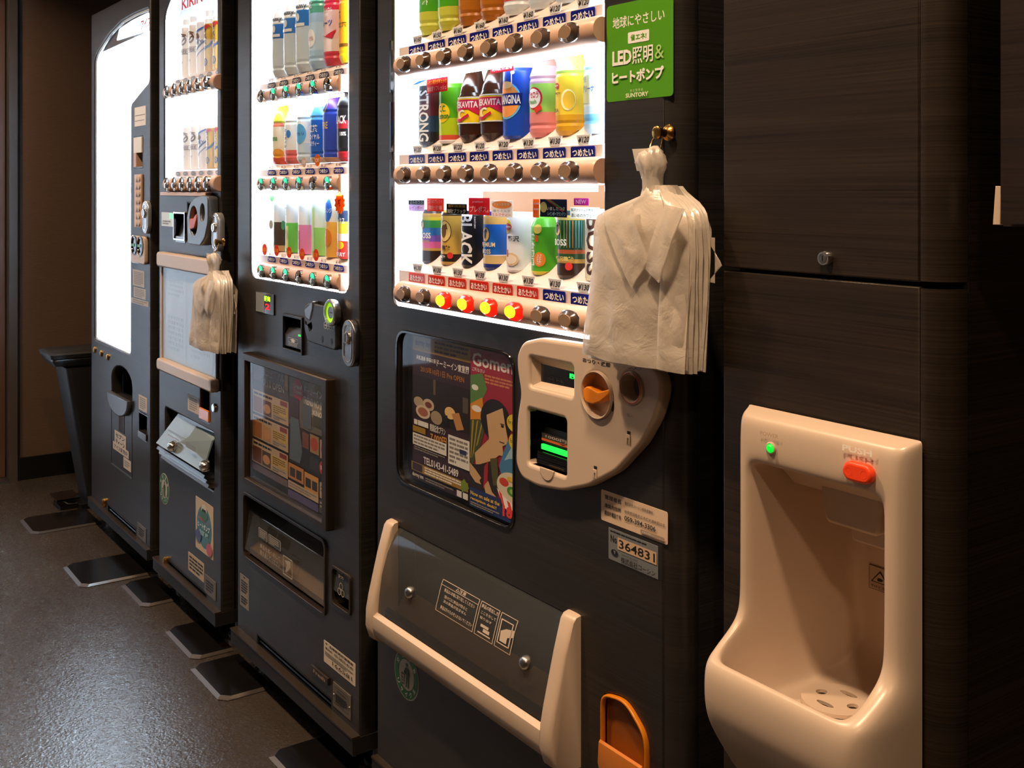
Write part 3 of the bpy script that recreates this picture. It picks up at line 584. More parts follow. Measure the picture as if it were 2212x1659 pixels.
# ------------------------------------------------------------------ poster window
MB().liner(pox0, pox1, poz0, poz1, .016, .024, M_black).build('poster_recess', m4, smooth=0)
MB().ring(fillet([(pox0-.002, poz0-.002), (pox1+.002, poz0-.002), (pox1+.002, poz1+.002), (pox0-.002, poz1+.002)], .035), fillet([(pox0+.003, poz0+.003), (pox1-.003, poz0+.003), (pox1-.003, poz1-.003), (pox0+.003, poz1-.003)], .034), -.003, .0, M_gloss).build('poster_window_rim', m4)
PYP = .012
a0, _, b0, b1 = R(880, 0, 881, 1, PYP)[0], 0, 0, 0
pz1 = poz1-.004; pz0 = Z(1000, 1090, PYP)
pr = (X(892, PYP), X(1017, PYP), pz0+.01, pz1)
pu = K('#3a2432'); gd = K('#a8862e')
sticker(m4, 'hotel_poster', pr, PYP, pu, [('r', 0, 0, 1, .11, gd), ('t', 'dormy inn', .05, .03, .32, .085, K('#4a3a10')), ('l', .4, .015, .97, .1, 3, K('#4a3a10')),
 ('t', '天然温泉 幸福の湯', .07, .14, .42, .17, wh), ('t', 'ドーミーイン東室蘭', .44, .135, .98, .185, W_, .02), ('t', '2015年10月1日 Pre OPEN', .15, .205, .9, .25, K('#b8803a')),
 ('r', .0, .28, 1, .57, K('#241a14')), ('r', .38, .28, .42, .38, K('#6a5a48')), ('r', .62, .44, .72, .5, K('#e0a860')), ('e', .67, .47, .09, .04, K('#f4cf8c')), ('p', [(.7, .47), (.82, .45), (.9, .55), (.78, .57)], K('#c8925a')), ('r', .88, .34, .97, .44, K('#5a5248')),
 ('e', .12, .46, .09, .035, K('#b8a890')), ('e', .3, .46, .1, .04, K('#c8b8a0')), ('e', .2, .52, .13, .045, K('#d8c8b0')), ('e', .2, .52, .09, .03, K('#a86850')), ('e', .44, .53, .1, .045, K('#a89880')), ('e', .3, .46, .06, .02, K('#7a3a30')), ('p', [(.55, .5), (.63, .49), (.65, .57), (.55, .57)], Kb),
 ('r', .04, .585, .1, .62, wh), ('r', .11, .585, .3, .62, wh), ('t', '開業記念プラン', .33, .58, .6, .63, wh), ('r', .02, .63, .25, .67, gd), ('t', '7,000円', .34, .64, .62, .7, K('#e09a34'), .03),
 ('r', .02, .68, .62, .76, wh), ('l', .04, .685, .6, .755, 3, M_grey), ('r', .65, .61, 1.0, .8, wh), ('l', .67, .62, .98, .79, 6, M_grey), ('r', .84, .68, .95, .71, K('#2a3a6a')),
 ('l', .05, .765, .6, .795, 2, M_grey), ('t', 'TEL0143-41-5489', .22, .82, .82, .87, W_, .02), ('r', .0, .88, .98, .94, gd), ('r', .02, .885, .2, .935, pu), ('l', .24, .885, .9, .935, 3, W_), ('p', [(.86, .89), (.92, .86), (1.0, .91), (.93, .94), (.88, .95)], K('#7a9a3a')), ('t', 'dormy inn', .02, .95, .22, .985, W_, .02), ('l', .26, .955, .74, .985, 2, M_grey), ('r', .8, .95, .88, .99, wh), ('r', .9, .95, .98, .99, wh)], r=.0005, pname='poster_print')
# second poster: plain generic stage-actor stand-in in the same colours
pr2 = (X(1019, PYP), pox1+.004, poz0+.008, pz1)
fl = K('#d8b488'); rd = K('#a02840')
sticker(m4, 'sale_poster', pr2, PYP-.002, rd, [('t', 'Gomenn', .04, .03, 1.0, .115, W_, .025), ('t', 'ご麺なさい', .04, .125, .3, .15, wh), ('l', .3, .15, 1, .21, 3, K('#c88a60')),
 ('p', [(.0, .18), (.25, .15), (.35, .24), (.2, .36), (0, .36)], K('#5a8a4a')), ('p', [(0, .36), (.25, .3), (.3, .44), (.0, .46)], K('#e0962c')), ('e', .13, .38, .1, .02, W_), ('e', .1, .25, .07, .018, wh),
 ('p', [(.0, .46), (.2, .44), (.34, .46), (.2, .62), (.05, .74), (0, .74)], K('#4a5230')), ('p', [(.04, .46), (.08, .455), (.02, .7), (0, .7)], K('#a89a4a')), ('p', [(.14, .455), (.17, .45), (.08, .66), (.04, .7)], K('#a89a4a')), ('p', [(.24, .45), (.27, .45), (.16, .6), (.12, .62)], K('#a89a4a')),
 ('e', .52, .42, .3, .13, K('#1c1a1e')), ('p', [(.34, .4), (.66, .33), (.72, .44), (.78, .53), (.66, .56), (.68, .62), (.5, .62), (.4, .56)], fl), ('p', [(.1, .66), (.4, .54), (.6, .62), (.36, .7), (.14, .78)], fl), ('e', .66, .44, .03, .008, M_ink), ('r', .62, .425, .7, .43, M_ink), ('r', .6, .535, .7, .54, M_ink), 
 ('p', [(.0, .74), (.2, .72), (.5, .66), (.6, .7), (.55, .9), (.0, .9)], K('#2a2428')), ('p', [(.3, .72), (.38, .68), (.36, .84), (.28, .86)], K('#b02838')), ('p', [(.42, .66), (.56, .64), (.58, .8), (.48, .82)], K('#56582e')),
 ('p', [(.0, .73), (.12, .76), (.24, .8), (.2, .82), (.24, .84), (.12, .84), (0, .8)], fl), ('p', [(.3, .84), (.38, .8), (.46, .86), (.54, .88), (.46, .9), (.34, .9)], fl),
 ('p', [(.6, .68), (.76, .52), (1.0, .46), (1, .74), (.66, .76)], K('#4a8ac0')), ('p', [(.7, .64), (.85, .54), (1, .56), (1, .6), (.8, .62)], K('#a8d0e8')), ('e', .92, .4, .17, .055, K('#e8cc3a')), ('t', 'For souvenir', .78, .385, 1.0, .41, K('#3a5a2a')), ('e', .94, .51, .15, .055, K('#e8cc3a')), ('t', 'For noodle', .82, .495, 1.0, .52, K('#3a5a2a')),
 ('r', 0, .88, 1, 1, K('#1c3a78')), ('e', .86, .79, .3, .09, K('#e8e0c8')), ('e', .7, .77, .09, .025, K('#d84a34')), ('e', .86, .81, .1, .03, K('#4a9a3a')), ('e', .86, .81, .05, .015, K('#a8d070')), ('e', .82, .74, .06, .015, K('#e8c83a')), ('e', .96, .76, .07, .025, red),
 ('p', [(.56, .82), (.72, .86), (1, .9), (1, .96), (.7, .92)], wh), ('p', [(.6, .83), (.66, .845), (.72, .92), (.66, .9)], red), ('p', [(.76, .87), (.82, .88), (.88, .94), (.82, .94)], red), ('p', [(.92, .885), (.98, .895), (1., .95), (.96, .96)], red),
 ('t', 'Now on sale at the', .03, .9, .62, .925, K('#e8c040'), .02), ('t', 'reception desk!!', .03, .935, .56, .96, K('#e8c040'), .02), ('l', .03, .965, .62, .99, 2, M_grey), ('t', '180', .68, .905, .97, .975, red, .05)], r=.0005, pname='poster_print')
MB().box(pox0+.002, pox1-.002, .004, .007, poz0+.002, poz1-.002, glassmat('poster_pane', '#fbfbfb', .09, .03)).build('poster_pane', m4, smooth=0)
# ------------------------------------------------------------------ cream coin panel
YC = -.022
dsp = fillet(PL([(1143, 770), (1238, 790), (1238, 859), (1143, 826)], YC), .004)
dsp = rrect(X(1143, YC), X(1237, YC), Z(1237, 858, YC), Z(1143, 770, YC), .006)
bil = rrect(X(1140, YC), X(1222, YC), Z(1222, 1030, YC), Z(1140, 882, YC), .006)
dcx, dcz = X(1291, YC), Z(1291, 853, YC); dr = .0325
ccx, ccz = X(1365, YC), Z(1365, 838, YC); cr_ = .0215
MB().plate([coin, dsp, bil, ell(dcx, dcz, dr, dr, 36), ell(ccx, ccz, cr_, cr_, 32)], YC, .0, M_cream, .006, 4).build('coin_panel', m4)
cpn = bpy.data.objects['coin_panel']
x_, xx_, z_, zz_ = X(1143, YC), X(1237, YC), Z(1237, 858, YC), Z(1143, 770, YC)
q = MB(); q.add([(x_, YC+.005, z_), (xx_, YC+.005, z_), (xx_, YC+.005, zz_), (x_, YC+.005, zz_), (x_+.012, -.006, z_+.008), (xx_-.001, -.006, z_+.01), (xx_-.001, -.006, zz_-.014), (x_+.012, -.006, zz_-.012)], [(0, 1, 5, 4), (1, 2, 6, 5), (2, 3, 7, 6), (3, 0, 4, 7)], M_cream)
q.build('display_bezel', cpn, smooth=0)
dr_ = (x_+.010, xx_, z_+.006, zz_-.010)
dd = MB().box(dr_[0], dr_[1], -.0065, -.003, dr_[2], dr_[3], M_gloss).build('credit_display', cpn, smooth=0)
prints(m4, 'display_lettering', dr_, -.007, [('t', '販売中', .74, .2, .99, .45, mat('green_led_text', '#20ff40', emit=4, ecol='#18ff48'), .03), ('t', '千円', .22, .62, .36, .78, K('#3a3a3a')), ('t', 'つり銭', .4, .62, .58, .78, K('#3a3a3a')), ('o', .2, .56, .6, .84, K('#333333'), .0004)])
# note slot
x_, xx_, z_, zz_ = X(1140, YC), X(1222, YC), Z(1222, 1030, YC), Z(1140, 882, YC)
MB().liner(x_, xx_, z_, zz_, YC+.005, .03, M_gloss, .002).build('note_slot_housing', cpn, smooth=0)
xs, xe = x_+.012, xx_-.002
MB().xprism([(.02, zz_-.024), (.004, zz_-.030), (-.002, zz_-.050), (-.002, z_+.034), (.02, z_+.034)], xs, xe, mat('dark_grey_plastic', '#2c2a28', .35)).build('note_guide', cpn, smooth=0)
prints(m4, 'note_lettering', (xs, xe, z_+.036, zz_-.050+.012), -.0026, [('r', 0, .0, 1, .62, K('#4a4644')), ('t', '1000円札', .12, .12, 1, .5, K('#cfc9c2'), .015), ('r', 0, .62, 1, .9, K('#d86a34')), ('p', [(.55, .68), (.75, .68), (.65, .82)], M_ink)])
MB().box(xs+.002, xe-.001, -.0055, -.001, z_+.024, z_+.032, mat('green_slot_light', '#1ad04a', emit=1.6, ecol='#18c840')).build('slot_light', cpn, smooth=0)
lip = MB()
for i in range(5):
    z = z_+.021-i*.0038; lip.box(xs-.001, xe, -.010-.0008*(i % 2)-i*.0006, .01, z-.0034, z, M_gloss)
lip.build('note_lip', cpn, smooth=0)
MB().plate([arc((x_+xx_)/2+.002, z_+.002, .018, 180, 360, 14)], YC-.0015, YC+.002, M_cream, .0008).build('thumb_scoop', cpn)
# dial
MB().rings([[(dcx+r*math.cos(k*math.pi/16), y, dcz+r*math.sin(k*math.pi/16)) for k in range(32)] for r, y in ((.0318, -.001), (.0325, YC-.004), (.0340, YC-.005), (.0352, YC-.002), (.0352, YC+.004))], M_cream, False, False).build('dial_ring', cpn)
MB().disc(dcx, dcz, [(.0325, .0), (.0325, -.006), (.0320, -.0065)], M_cream).build('dial_floor', cpn)
lv = MB(); P2 = lambda a, b: (dcx+a, dcz+b)
lv.plate([fillet([P2(-.031, .004), P2(-.022, .010), P2(.004, .0045), P2(.029, .013), P2(.030, .006), P2(.010, -.008), P2(-.008, -.015), P2(-.026, -.014), P2(-.031, -.006)], .004)], YC-.003, YC+.016, mat('orange_lever_plastic', '#ef8d10', .3), .002, 3)
lv.build('return_lever', cpn)
prints(m4, 'dial_lettering', (X(1259, YC), X(1318, YC), Z(1318, 797, YC), Z(1259, 770, YC)), YC-.0002, [('t', 'おつり・返却', 0, .12, 1, .8, M_ink, .02)])
# coin mouth
MB().rings([[(ccx+r*math.cos(k*math.pi/16), y, ccz+r*math.sin(k*math.pi/16)) for k in range(32)] for r, y in ((.0165, -.004), (.0195, YC-.003), (.0215, YC-.004), (.0232, YC-.002), (.0238, YC+.002))], M_cream, False, False).build('coin_mouth', cpn)
MB().rings([[(ccx+r*math.cos(k*math.pi/16), y, ccz+r*math.sin(k*math.pi/16)) for k in range(32)] for r, y in ((.0206, YC-.0042), (.0214, YC-.0044), (.0222, YC-.0034))], ink('#c8562c'), False, False).build('orange_ring', cpn)
MB().disc(ccx, ccz, [(.0172, .0), (.0172, -.004)], M_steel).box(ccx-.002, ccx+.014, -.0046, -.004, ccz-.001, ccz+.001, M_ink).build('coin_slot', cpn)
cm = MB()
for i in range(4):
    cx_ = X(1349, YC)+i*.0098; cz_ = Z(1349, 783, YC)-.0; n_ = ['500', '100', '50', '10'][i]
    cm.flat([ell(cx_, cz_, .0072, .0072, 20), ell(cx_, cz_, .0066, .0066, 20)], YC-.0003, M_ink); cm.text(n_, M_ink, cx_-.0045, cx_+.0045, cz_-.002, cz_+.002, YC-.0003, bold=0)
cm.build('coin_marks', cpn, smooth=0)
for (u, v) in ((1358, 945), (1286, 1020)):
    xk, zk = X(u, YC), Z(u, v, YC)
    MB().plate([[(xk-.004, zk-.009), (xk-.0015, zk-.009), (xk-.0015, zk-.001), (xk+.0015, zk-.001), (xk+.0015, zk-.009), (xk+.004, zk-.009), (xk+.004, zk+.004), (xk-.004, zk+.004)]], YC-.0016, YC, M_cream, .0005).box(xk-.003, xk+.004, YC-.0004, YC+.001, zk+.0045, zk+.009, M_ink).build('key_notch', cpn)
MB().plate([ell(dcx+.034, dcz-.011, .003, .008, 12)], YC-.0006, YC, M_ink, .0001, 0).build('dial_stop', cpn)
prints(m4, 'small_lettering', (X(1355, YC), X(1368, YC), Z(1368, 903, YC), Z(1355, 892, YC)), YC-.0002, [('t', '投入', 0, 0, 1, 1, M_grey, 0)])
# stickers
g1 = mat('bright_green_sticker', '#4f9a10', .35, noise_amt=.03)
yS = 0.0
st = sticker(m4, 'green_notice', (X(1311), X(1455), Z(1455, 207), Z(1311, 15)), yS, g1, [], .006)
prints(st, 'lettering', (X(1311), X(1455), Z(1455, 207), Z(1311, 15)), -.0006, [('t', '地球にやさしい', .1, .13, .88, .25, wh, .012), ('R', .34, .31, .66, .425, wh, .002), ('t', '省エネ!', .38, .335, .62, .4, g1, .03), ('t', 'LED', .1, .48, .4, .63, wh, .04), ('t', '照明', .41, .47, .72, .64, wh, .014), ('t', '&', .75, .48, .88, .62, K('#a8d080'), .0), ('t', 'ヒートポンプ', .1, .69, .88, .82, wh, .045), ('t', '水と生きる', .38, .89, .58, .92, K('#c8d8b0'), .01), ('t', 'SUNTORY', .32, .93, .66, .975, K('#e8e8d0'), .03)])
lb1 = (X(1299), X(1443), Z(1443, 1178), Z(1299, 1056))
sticker(m4, 'manager_label', lb1, 0, mat('label_beige', '#d8c0a8', .5), [('t', '管理者名', .06, .12, .32, .27, M_ink), ('t', '連絡先住所', .06, .4, .32, .54, M_ink), ('t', '連絡先電話番号', .06, .63, .32, .78, M_ink), ('t', '株式会社コーシン岐阜営業所', .38, .12, .8, .22, M_ink, 0), ('t', '岐阜県羽島市正木町大浦新田日吉', .38, .38, .97, .48, M_ink, 0), ('t', '059-394-3306', .38, .56, .84, .72, M_ink), ('R', .62, .8, .97, .92, K('#a08a78'), .003), ('t', '出張所情報ステーション', .65, .83, .94, .89, wh, 0)], .003)
lb2 = (X(1315), X(1422), Z(1422, 1252), Z(1315, 1138))
sticker(m4, 'number_label', lb2, 0, mat('label_grey_blue', '#70767c', .45), [('l', .04, .05, .98, .13, 1, M_ink), ('t', 'No', .05, .2, .18, .42, M_ink), ('r', .2, .2, .98, .58, K('#c8ac90')), ('t', '364831', .23, .25, .95, .52, M_ink, .01), ('e', .14, .72, .07, .09, M_ink), ('p', [(.12, .66), (.17, .66), (.15, .78)], _M['label_grey_blue']), ('t', '自動販売機の管理', .3, .66, .62, .71, M_ink, 0), ('t', '株式会社コーシン', .28, .76, .97, .94, M_ink, .015)], .0005)
recycle(m4, 879, 1458, 50, 106)
# ------------------------------------------------------------------ outlet with cream cheeks and clear flap
MB().liner(dx0, dx1, dz0, dz1, .041, .3, M_dark, .004).build('outlet_recess', m4, smooth=0)
prof = [(0, .585), (-.010, .583), (-.016, .576), (-.030, .53), (-.050, .45), (-.056, .42), (-.057, .388), (-.050, .366), (-.036, .356), (0, .352)]
def cheek(xa, xb):
    # tapered post with softened outer corners
    mb = MB(); secs = []
    for fx, sh in ((0, .94), (.08, 1.0), (.25, 1.03), (.75, 1.03), (.92, 1.0), (1, .94)):
        x = xa+(xb-xa)*fx; secs.append([(x, min(0, y*sh+(.0 if y > -.001 else (1-sh)*.01)), .46+(z-.46)*(1-(1-sh)*.12)) for y, z in prof])
    n = len(prof); vs = [p for s in secs for p in s]
    fs = [(i*n+k, i*n+(k+1) % n, (i+1)*n+(k+1) % n, (i+1)*n+k) for i in range(len(secs)-1) for k in range(n)]
    fs += [tuple(range(n-1, -1, -1)), tuple(range((len(secs)-1)*n, len(secs)*n))]
    mb.add(vs, fs, M_cream); return mb.build('outlet_cheek', m4, smooth=50)
cheek(X(860)-.030, X(860)); cheek(X(1255)-.032, X(1255))
cheekx0, cheekx1 = X(860), X(1255)-.032
MB().xprism([(-.055, .412), (-.046, .418), (-.040, .414), (-.034, .395), (-.0, .375), (0, .372), (-.036, .366), (-.050, .372), (-.057, .392)], cheekx0, cheekx1, M_cream).build('outlet_bar', m4, smooth=50)
fp = [(.014, .585), (.004, .578), (-.010, .562), (-.026, .53), (-.038, .49), (-.044, .45), (-.046, .42)]
fin = [(y+.003, z-.001) for y, z in fp[::-1]]
fl_ = MB().xprism(fp+fin, cheekx0+.004, cheekx1-.002, M_smoke).build('outlet_flap', m4, 'smoked clear flap', smooth=40)
MB().xprism([(.02, .45), (.05, .42), (.05, .36), (-.03, .36), (-.03, .378)], cheekx0+.002, cheekx1-.002, mat('tan_chute', '#6b5540', .5)).build('chute_floor', m4, smooth=0)
MB().xprism([(-.030, .418), (-.024, .424), (-.018, .42), (-.018, .40), (-.03, .396)], cheekx0+.002, cheekx1-.002, M_gloss).build('flap_rail', m4, smooth=0)
for u, v in ((885, 1280), (1134, 1432)):
    xb_ = X(u, -.04); zb_ = Z(u, v, -.04)
    MB().disc(xb_, zb_, [(.011, -.032), (.011, -.040), (.009, -.045), (.005, -.048), (.002, -.0485)], M_steel, cap0=True).build('stopper_knob', fl_)
# white printed notice on the flap, laid along its lean
def onflap(t):
    L = [(Vector(fp[i]), Vector(fp[i+1])) for i in range(len(fp)-1)]
    tot = sum((b-a).length for a, b in L); d = t*tot
    for a, b in L:
        if d <= (b-a).length: return a+(b-a)*(d/(b-a).length)
        d -= (b-a).length
    return L[-1][1]
ln = MB(); fx0 = X(950, -.03); fx1 = X(1112, -.03)
pk = K('#c8b8a8')
def fm(a, b): q = onflap(.33+b*.30); return (fx0+a*(fx1-fx0), q.x-.0009, q.y)
def fquad(a, b, c, d, m=pk):
    n = max(1, int((d-b)/.12)); 
    for i in range(n):
        p, r2 = b+(d-b)*i/n, b+(d-b)*(i+1)/n
        ln.add([fm(a, p), fm(c, p), fm(c, r2), fm(a, r2)], [(3, 2, 1, 0)], m)
def fbox(a, b, c, d, t=.012):
    fquad(a, b, c, b+t*1.6); fquad(a, d-t*1.6, c, d); fquad(a, b, a+t*.6, d); fquad(c-t*.6, b, c, d)
def ftext(s, a, b, c, d):
    vs, fs = textmesh(s, .01); ln.add([fm(a+p*(c-a), d-q*(d-b)) for p, q in vs], fs, pk)
fbox(0, 0, .52, 1); fbox(.54, 0, .78, 1); fbox(.80, .0, 1.0, 1); fquad(0, .16, .52, .175)
ftext('△注意', .2, .03, .34, .14); ftext('商品は1本毎に取り出してください', .06, .22, .48, .34); ftext('受け口に商品が残ると', .08, .42, .4, .52); ftext('次の商品が出ません', .08, .56, .4, .66); ftext('商品以外のものを入れないでください', .06, .76, .5, .88)
ftext('商品の取出し方', .56, .06, .77, .18); ftext('ここをおして', .57, .26, .76, .35); ftext('取り出す', .57, .42, .72, .5)
fquad(.6, .62, .7, .7); fquad(.64, .72, .72, .82); fquad(.58, .86, .74, .9)
fbox(.82, .16, .97, .86, .02); 
vs = [(.84, .5), (.9, .38), (1.0, .3), (1.0, .5), (.93, .6), (.93, .78), (.85, .78)]
ln.add([fm(a, b) for a, b in vs], [tuple(range(6, -1, -1))], pk)
ln.build('flap_lettering', fl_, smooth=0)
# amber coin return
MB().liner(ox0, ox1, oz0, oz1, .041, .075, mat('dark_amber', '#a8520c', .35)).build('return_recess', m4, smooth=0)
oi = fillet([(ox0+.004, oz0+.004), (ox1-.004, oz0+.004), (ox1-.004, oz1-.036), ((ox0+ox1)/2+.004, oz1-.005), (ox0+.004, oz1-.014)], .018)
cup = MB().plate([orl, oi], -.007, .002, M_amber, .0025, 3).build('coin_return', m4, 'translucent amber cup')
MB().box(ox0+.002, ox1-.002, .006, .009, oz0, oz1, mat('brown_amber_flap', '#8a4c1c', .25)).build('return_back', m4, smooth=0)
zc_ = oz1-.080
MB().xprism([(-.012, zc_), (-.009, zc_+.003), (-.006, zc_), (.03, zc_-.05), (.03, oz0), (-.004, oz0), (-.014, zc_-.03)], ox0+.004, ox1-.004, M_amber).build('cup_lip', cup, smooth=40)
sticker(m4, 'small_tag', (X(1310), X(1340), Z(1340, 1668), Z(1310, 1646)), 0, wh, [])
kick(m4, x0, x1-.01, BOT+.028)
# ------------------------------------------------------------------ second drinks machine (between the big one and the beer machine)
x0, x1 = X(513), X(777)
m3 = thing('vending_machine', ((x0+x1)/2, .35, 0), 'black drinks machine with framed food posters and a steel lock handle', 'vending machine', 'drinks vending machines in the row')
wx0, wx1, wz0 = X(541), X(752), Z(545, 598); wz1 = 1.76
px0, px1, pz0, pz1 = X(541), X(716), Z(541, 1035), Z(541, 763)
dx0, dx1, dz0, dz1 = X(528), X(705), Z(528, 1200), Z(528, 1062)
rx0, rx1, rz0, rz1 = X(720), X(759), Z(722, 1303), Z(720, 1221)
vx0, vx1, vz0, vz1 = X(556), X(715), Z(556, 1398), Z(556, 1372)
bx0, bx1, bz0, bz1 = R(614, 676, 657, 768)
cx0, cx1, cz0, cz1 = R(667, 652, 736, 757)
win = fillet([(wx0, wz0), (wx1, wz0), (wx1, wz1), (wx0, wz1)], .03)
MB().plate([[(x0, BOT), (x1, BOT), (x1, TOP), (x0, TOP)], win, [(px0+.01, pz0+.01), (px1-.01, pz0+.01), (px1-.01, pz1-.01), (px0+.01, pz1-.01)], fillet([(dx0, dz0), (dx1, dz0), (dx1, dz1), (dx0, dz1)], .02), fillet([(rx0, rz0), (rx1, rz0), (rx1, rz1), (rx0, rz1)], .012), [(vx0, vz0), (vx1, vz0), (vx1, vz1), (vx0, vz1)], [(bx0+.004, bz0+.004), (bx1-.004, bz0+.004), (bx1-.004, bz1-.004), (bx0+.004, bz1-.004)], [(cx0+.006, cz0+.02), (cx1-.02, cz0+.02), (cx1-.02, cz1-.02), (cx0+.006, cz1-.02)]], 0, .04, wood, .004).build('front_door', m3)
cabinet(m3, x0+.004, x1-.002, BOT, TOP-.004); feet(m3, x0, x1); kick(m3, x0, x1+.003, BOT+.034, -.018)
mb = MB(); mb.liner(wx0, wx1, wz0, wz1, .041, .15, M_white, .004, M_back); mb.build('display_case', m3, smooth=0)
reveal(m3, win)
inn = [(a, b) for a, b in fillet([(wx0+.006, wz0+.006), (wx1-.008, wz0+.006), (wx1-.008, wz1-.006), (wx0+.006, wz1-.006)], .028)]
MB().ring(win, inn, .004, .012, M_led).build('light_frame', m3, 'glowing white frame')
MB().box(wx0+.002, wx1-.002, .0015, .0035, wz0+.002, wz1-.004, M_glass).build('display_pane', m3, smooth=0)
MB().box(X(592)-.001, X(592)+.001, .148, .149, wz0, wz1, M_grey).build('back_seam', m3, smooth=0)
M_btn3 = mat('green_lit_button', '#20c080', emit=1.3, ecol='#2ee0a0'); M_off = mat('unlit_button', '#6a5a44', .2)
us = [566, 592, 619, 648, 678, 709]; bars3 = [Zf(211, X(566)), Zf(397, X(566)), Zf(582, X(566))]
cola, colb = X(566, -.018), X(709, -.018); col3 = [cola+(colb-cola)*i/5 for i in range(6)]
off = {(0, 0), (0, 5), (1, 4), (2, 3)}
pr3 = [['¥100', '¥130', '¥130', '¥120', '¥160', '¥150'], ['¥120', '¥120', '¥120', '¥120', '¥120', '¥140'], ['¥110']*5+['¥140']]
for r, bz in enumerate(bars3):
    tb = MB(); tb.tube([(X(556, -.015), 0, bz), (X(558, -.015), 0, bz), (X(728, -.015), 0, bz), (X(729, -.015), 0, bz)], [.017, .019, .019, .017], M_tube, 24)
    bar = tb.box(X(728, -.015), X(733, -.015), -.012, .012, bz-.019, bz+.018, M_tube).build('button_bar', m3)
    for i, x in enumerate(col3):
        bb = MB(); bb.disc(x, bz-.001, [(.0165, -.010), (.0168, -.0215), (.0155, -.0225), (.0145, -.0195), (.013, -.0190)], M_chrome, 1.0, .95, cap0=True)
        bb.disc(x, bz-.005, [(.0095, -.0195), (.0095, -.0225), (.007, -.0245), (.003, -.025)], M_chrome, 1, .8)
        h = MB(); hm = M_off if (r, i) in off else M_btn3
        bb.plate([fillet([(x-.009, bz+.008), (x-.004, bz+.013), (x+.004, bz+.013), (x+.009, bz+.008), (x, bz-.001)], .003)], -.0228, -.0200, hm, .0008)
        bb.build('round_button', bar, None if (r, i) in off else 'button with glowing green mark')
    zs = bz+.020
    MB().xprism([(.010, bz+.010), (.010, bz+.034), (.022, bz+.045), (.148, bz+.05), (.148, bz-.004), (.012, bz-.004)], wx0+.02, wx1-.012, mat('shelf_peach', '#ead6cb', .45)).build('product_shelf', m3, smooth=0)
    MB().box(wx0+.03, wx1-.03, .0012, .006, bz-.027, bz-.021, M_led).build('light_strip', m3, smooth=0)
    for i, x in enumerate(col3):
        bc = thin('cold_label_slate', '#66708a', .75) if r == 0 else cold[0]
        MB().plate([fillet([(x-.026, bz+.0205), (x+.026, bz+.0205), (x+.022, bz+.034), (x-.022, bz+.034)], .008)], .0062, .0072, bc, .0002, 0).build('temperature_label', m3)
        MB().text('つめたい', W_, x-.021, x+.021, bz+.0225, bz+.032, .0058, bold=.03).build('lettering', m3, smooth=0)
        MB().text(pr3[r][i], M_grey, x-.013, x+.013, bz+.036, bz+.044, .0060, bold=.02).build('price_lettering', m3, smooth=0)
sl3 = lambda bz: (lambda y: bz+.046)
gr3 = ['drinks on the upper shelf of the framed-poster machine', 'drinks on the middle shelf of the framed-poster machine', 'drinks on the lower shelf of the framed-poster machine']
def prow3(r, specs, yc=.042):
    for i, (name, kind, main, bands, cap, items, label, cat, s) in enumerate(specs):
        product(name, col3[i]+.0, yc, bars3[r]+.047, sl3(bars3[r]), kind, main, bands, cap, items, label, cat, gr3[r], s)
wtr = K('#cfe0ea'); bl = K('#2f7fd0')
imy = lambda: [('t', "i'mmy", -.028, .016, .136, .152, 0, K('#5a6a78')), ('e', -.008, .12, .006, .009, W_), ('r', -.026, .012, .1, .107, W_)]
prow3(0, [
 ('water_bottle', 'petl', wtr, [(.48, .66, bl), (.66, .84, wh)], wh, imy(), 'clear ribbed water bottle with blue label, nearest the upper hinge side', 'bottle', .98),
 ('water_bottle', 'petl', wtr, [(.48, .66, bl), (.66, .84, wh)], wh, imy(), 'clear ribbed water bottle with blue label, middle of three alike', 'bottle', 1.02),
 ('water_bottle', 'petl', wtr, [(.5, .68, bl), (.68, .84, wh)], wh, imy(), 'clear ribbed water bottle touching the green topped sparkling water', 'bottle', 1.06),
 ('water_bottle', 'petl', K('#a8d0ee'), [(.6, .8, K('#5ab094')), (.2, .5, K('#bcdcf2'))], wh, [('t', 'NIC', -.028, -.006, .13, .145, 0, W_), ('e', -.01, .066, .015, .02, wh), ('t', 'ミネラル', -.022, .0, .06, .07, 0, K('#c06a6a'))], 'pale blue sparkling water bottle with green neck label', 'bottle', 1.06),
 ('drink_bottle', 'petl', K('#ead8d0'), [(.0, .16, K('#c83a48')), (.3, .62, K('#e8c8c4')), (.62, .76, K('#d82a48')), (.76, .9, K('#dcb48c'))], K('#dcb48c'), [('t', 'カルシウム', -.024, .01, .12, .13, 0, W_), ('t', '飲料', -.02, .0, .108, .118, 0, W_), ('t', 'ルーツ', -.028, .01, .088, .102, 0, K('#3a4aa0')), ('p', [(-.03, .07), (.01, .06), (.02, .08), (-.01, .066)], K('#c82a3a'))], 'red and cream fruit drink bottle on the upper shelf', 'bottle', 1.0),
 ('tea_bottle', 'petl', K('#f2a81c'), [(.0, .16, K('#f4cc18')), (.18, .22, K('#7a5010')), (.8, 1.1, K('#f2b050'))], K('#f4c46a'), [('t', '茶', -.026, -.012, .1, .118, 0, K('#4a3208')), ('t', '紅茶', -.024, .008, .08, .092, 0, K('#4a3208'))], 'orange and yellow tea bottle on the upper shelf', 'bottle', .96)])
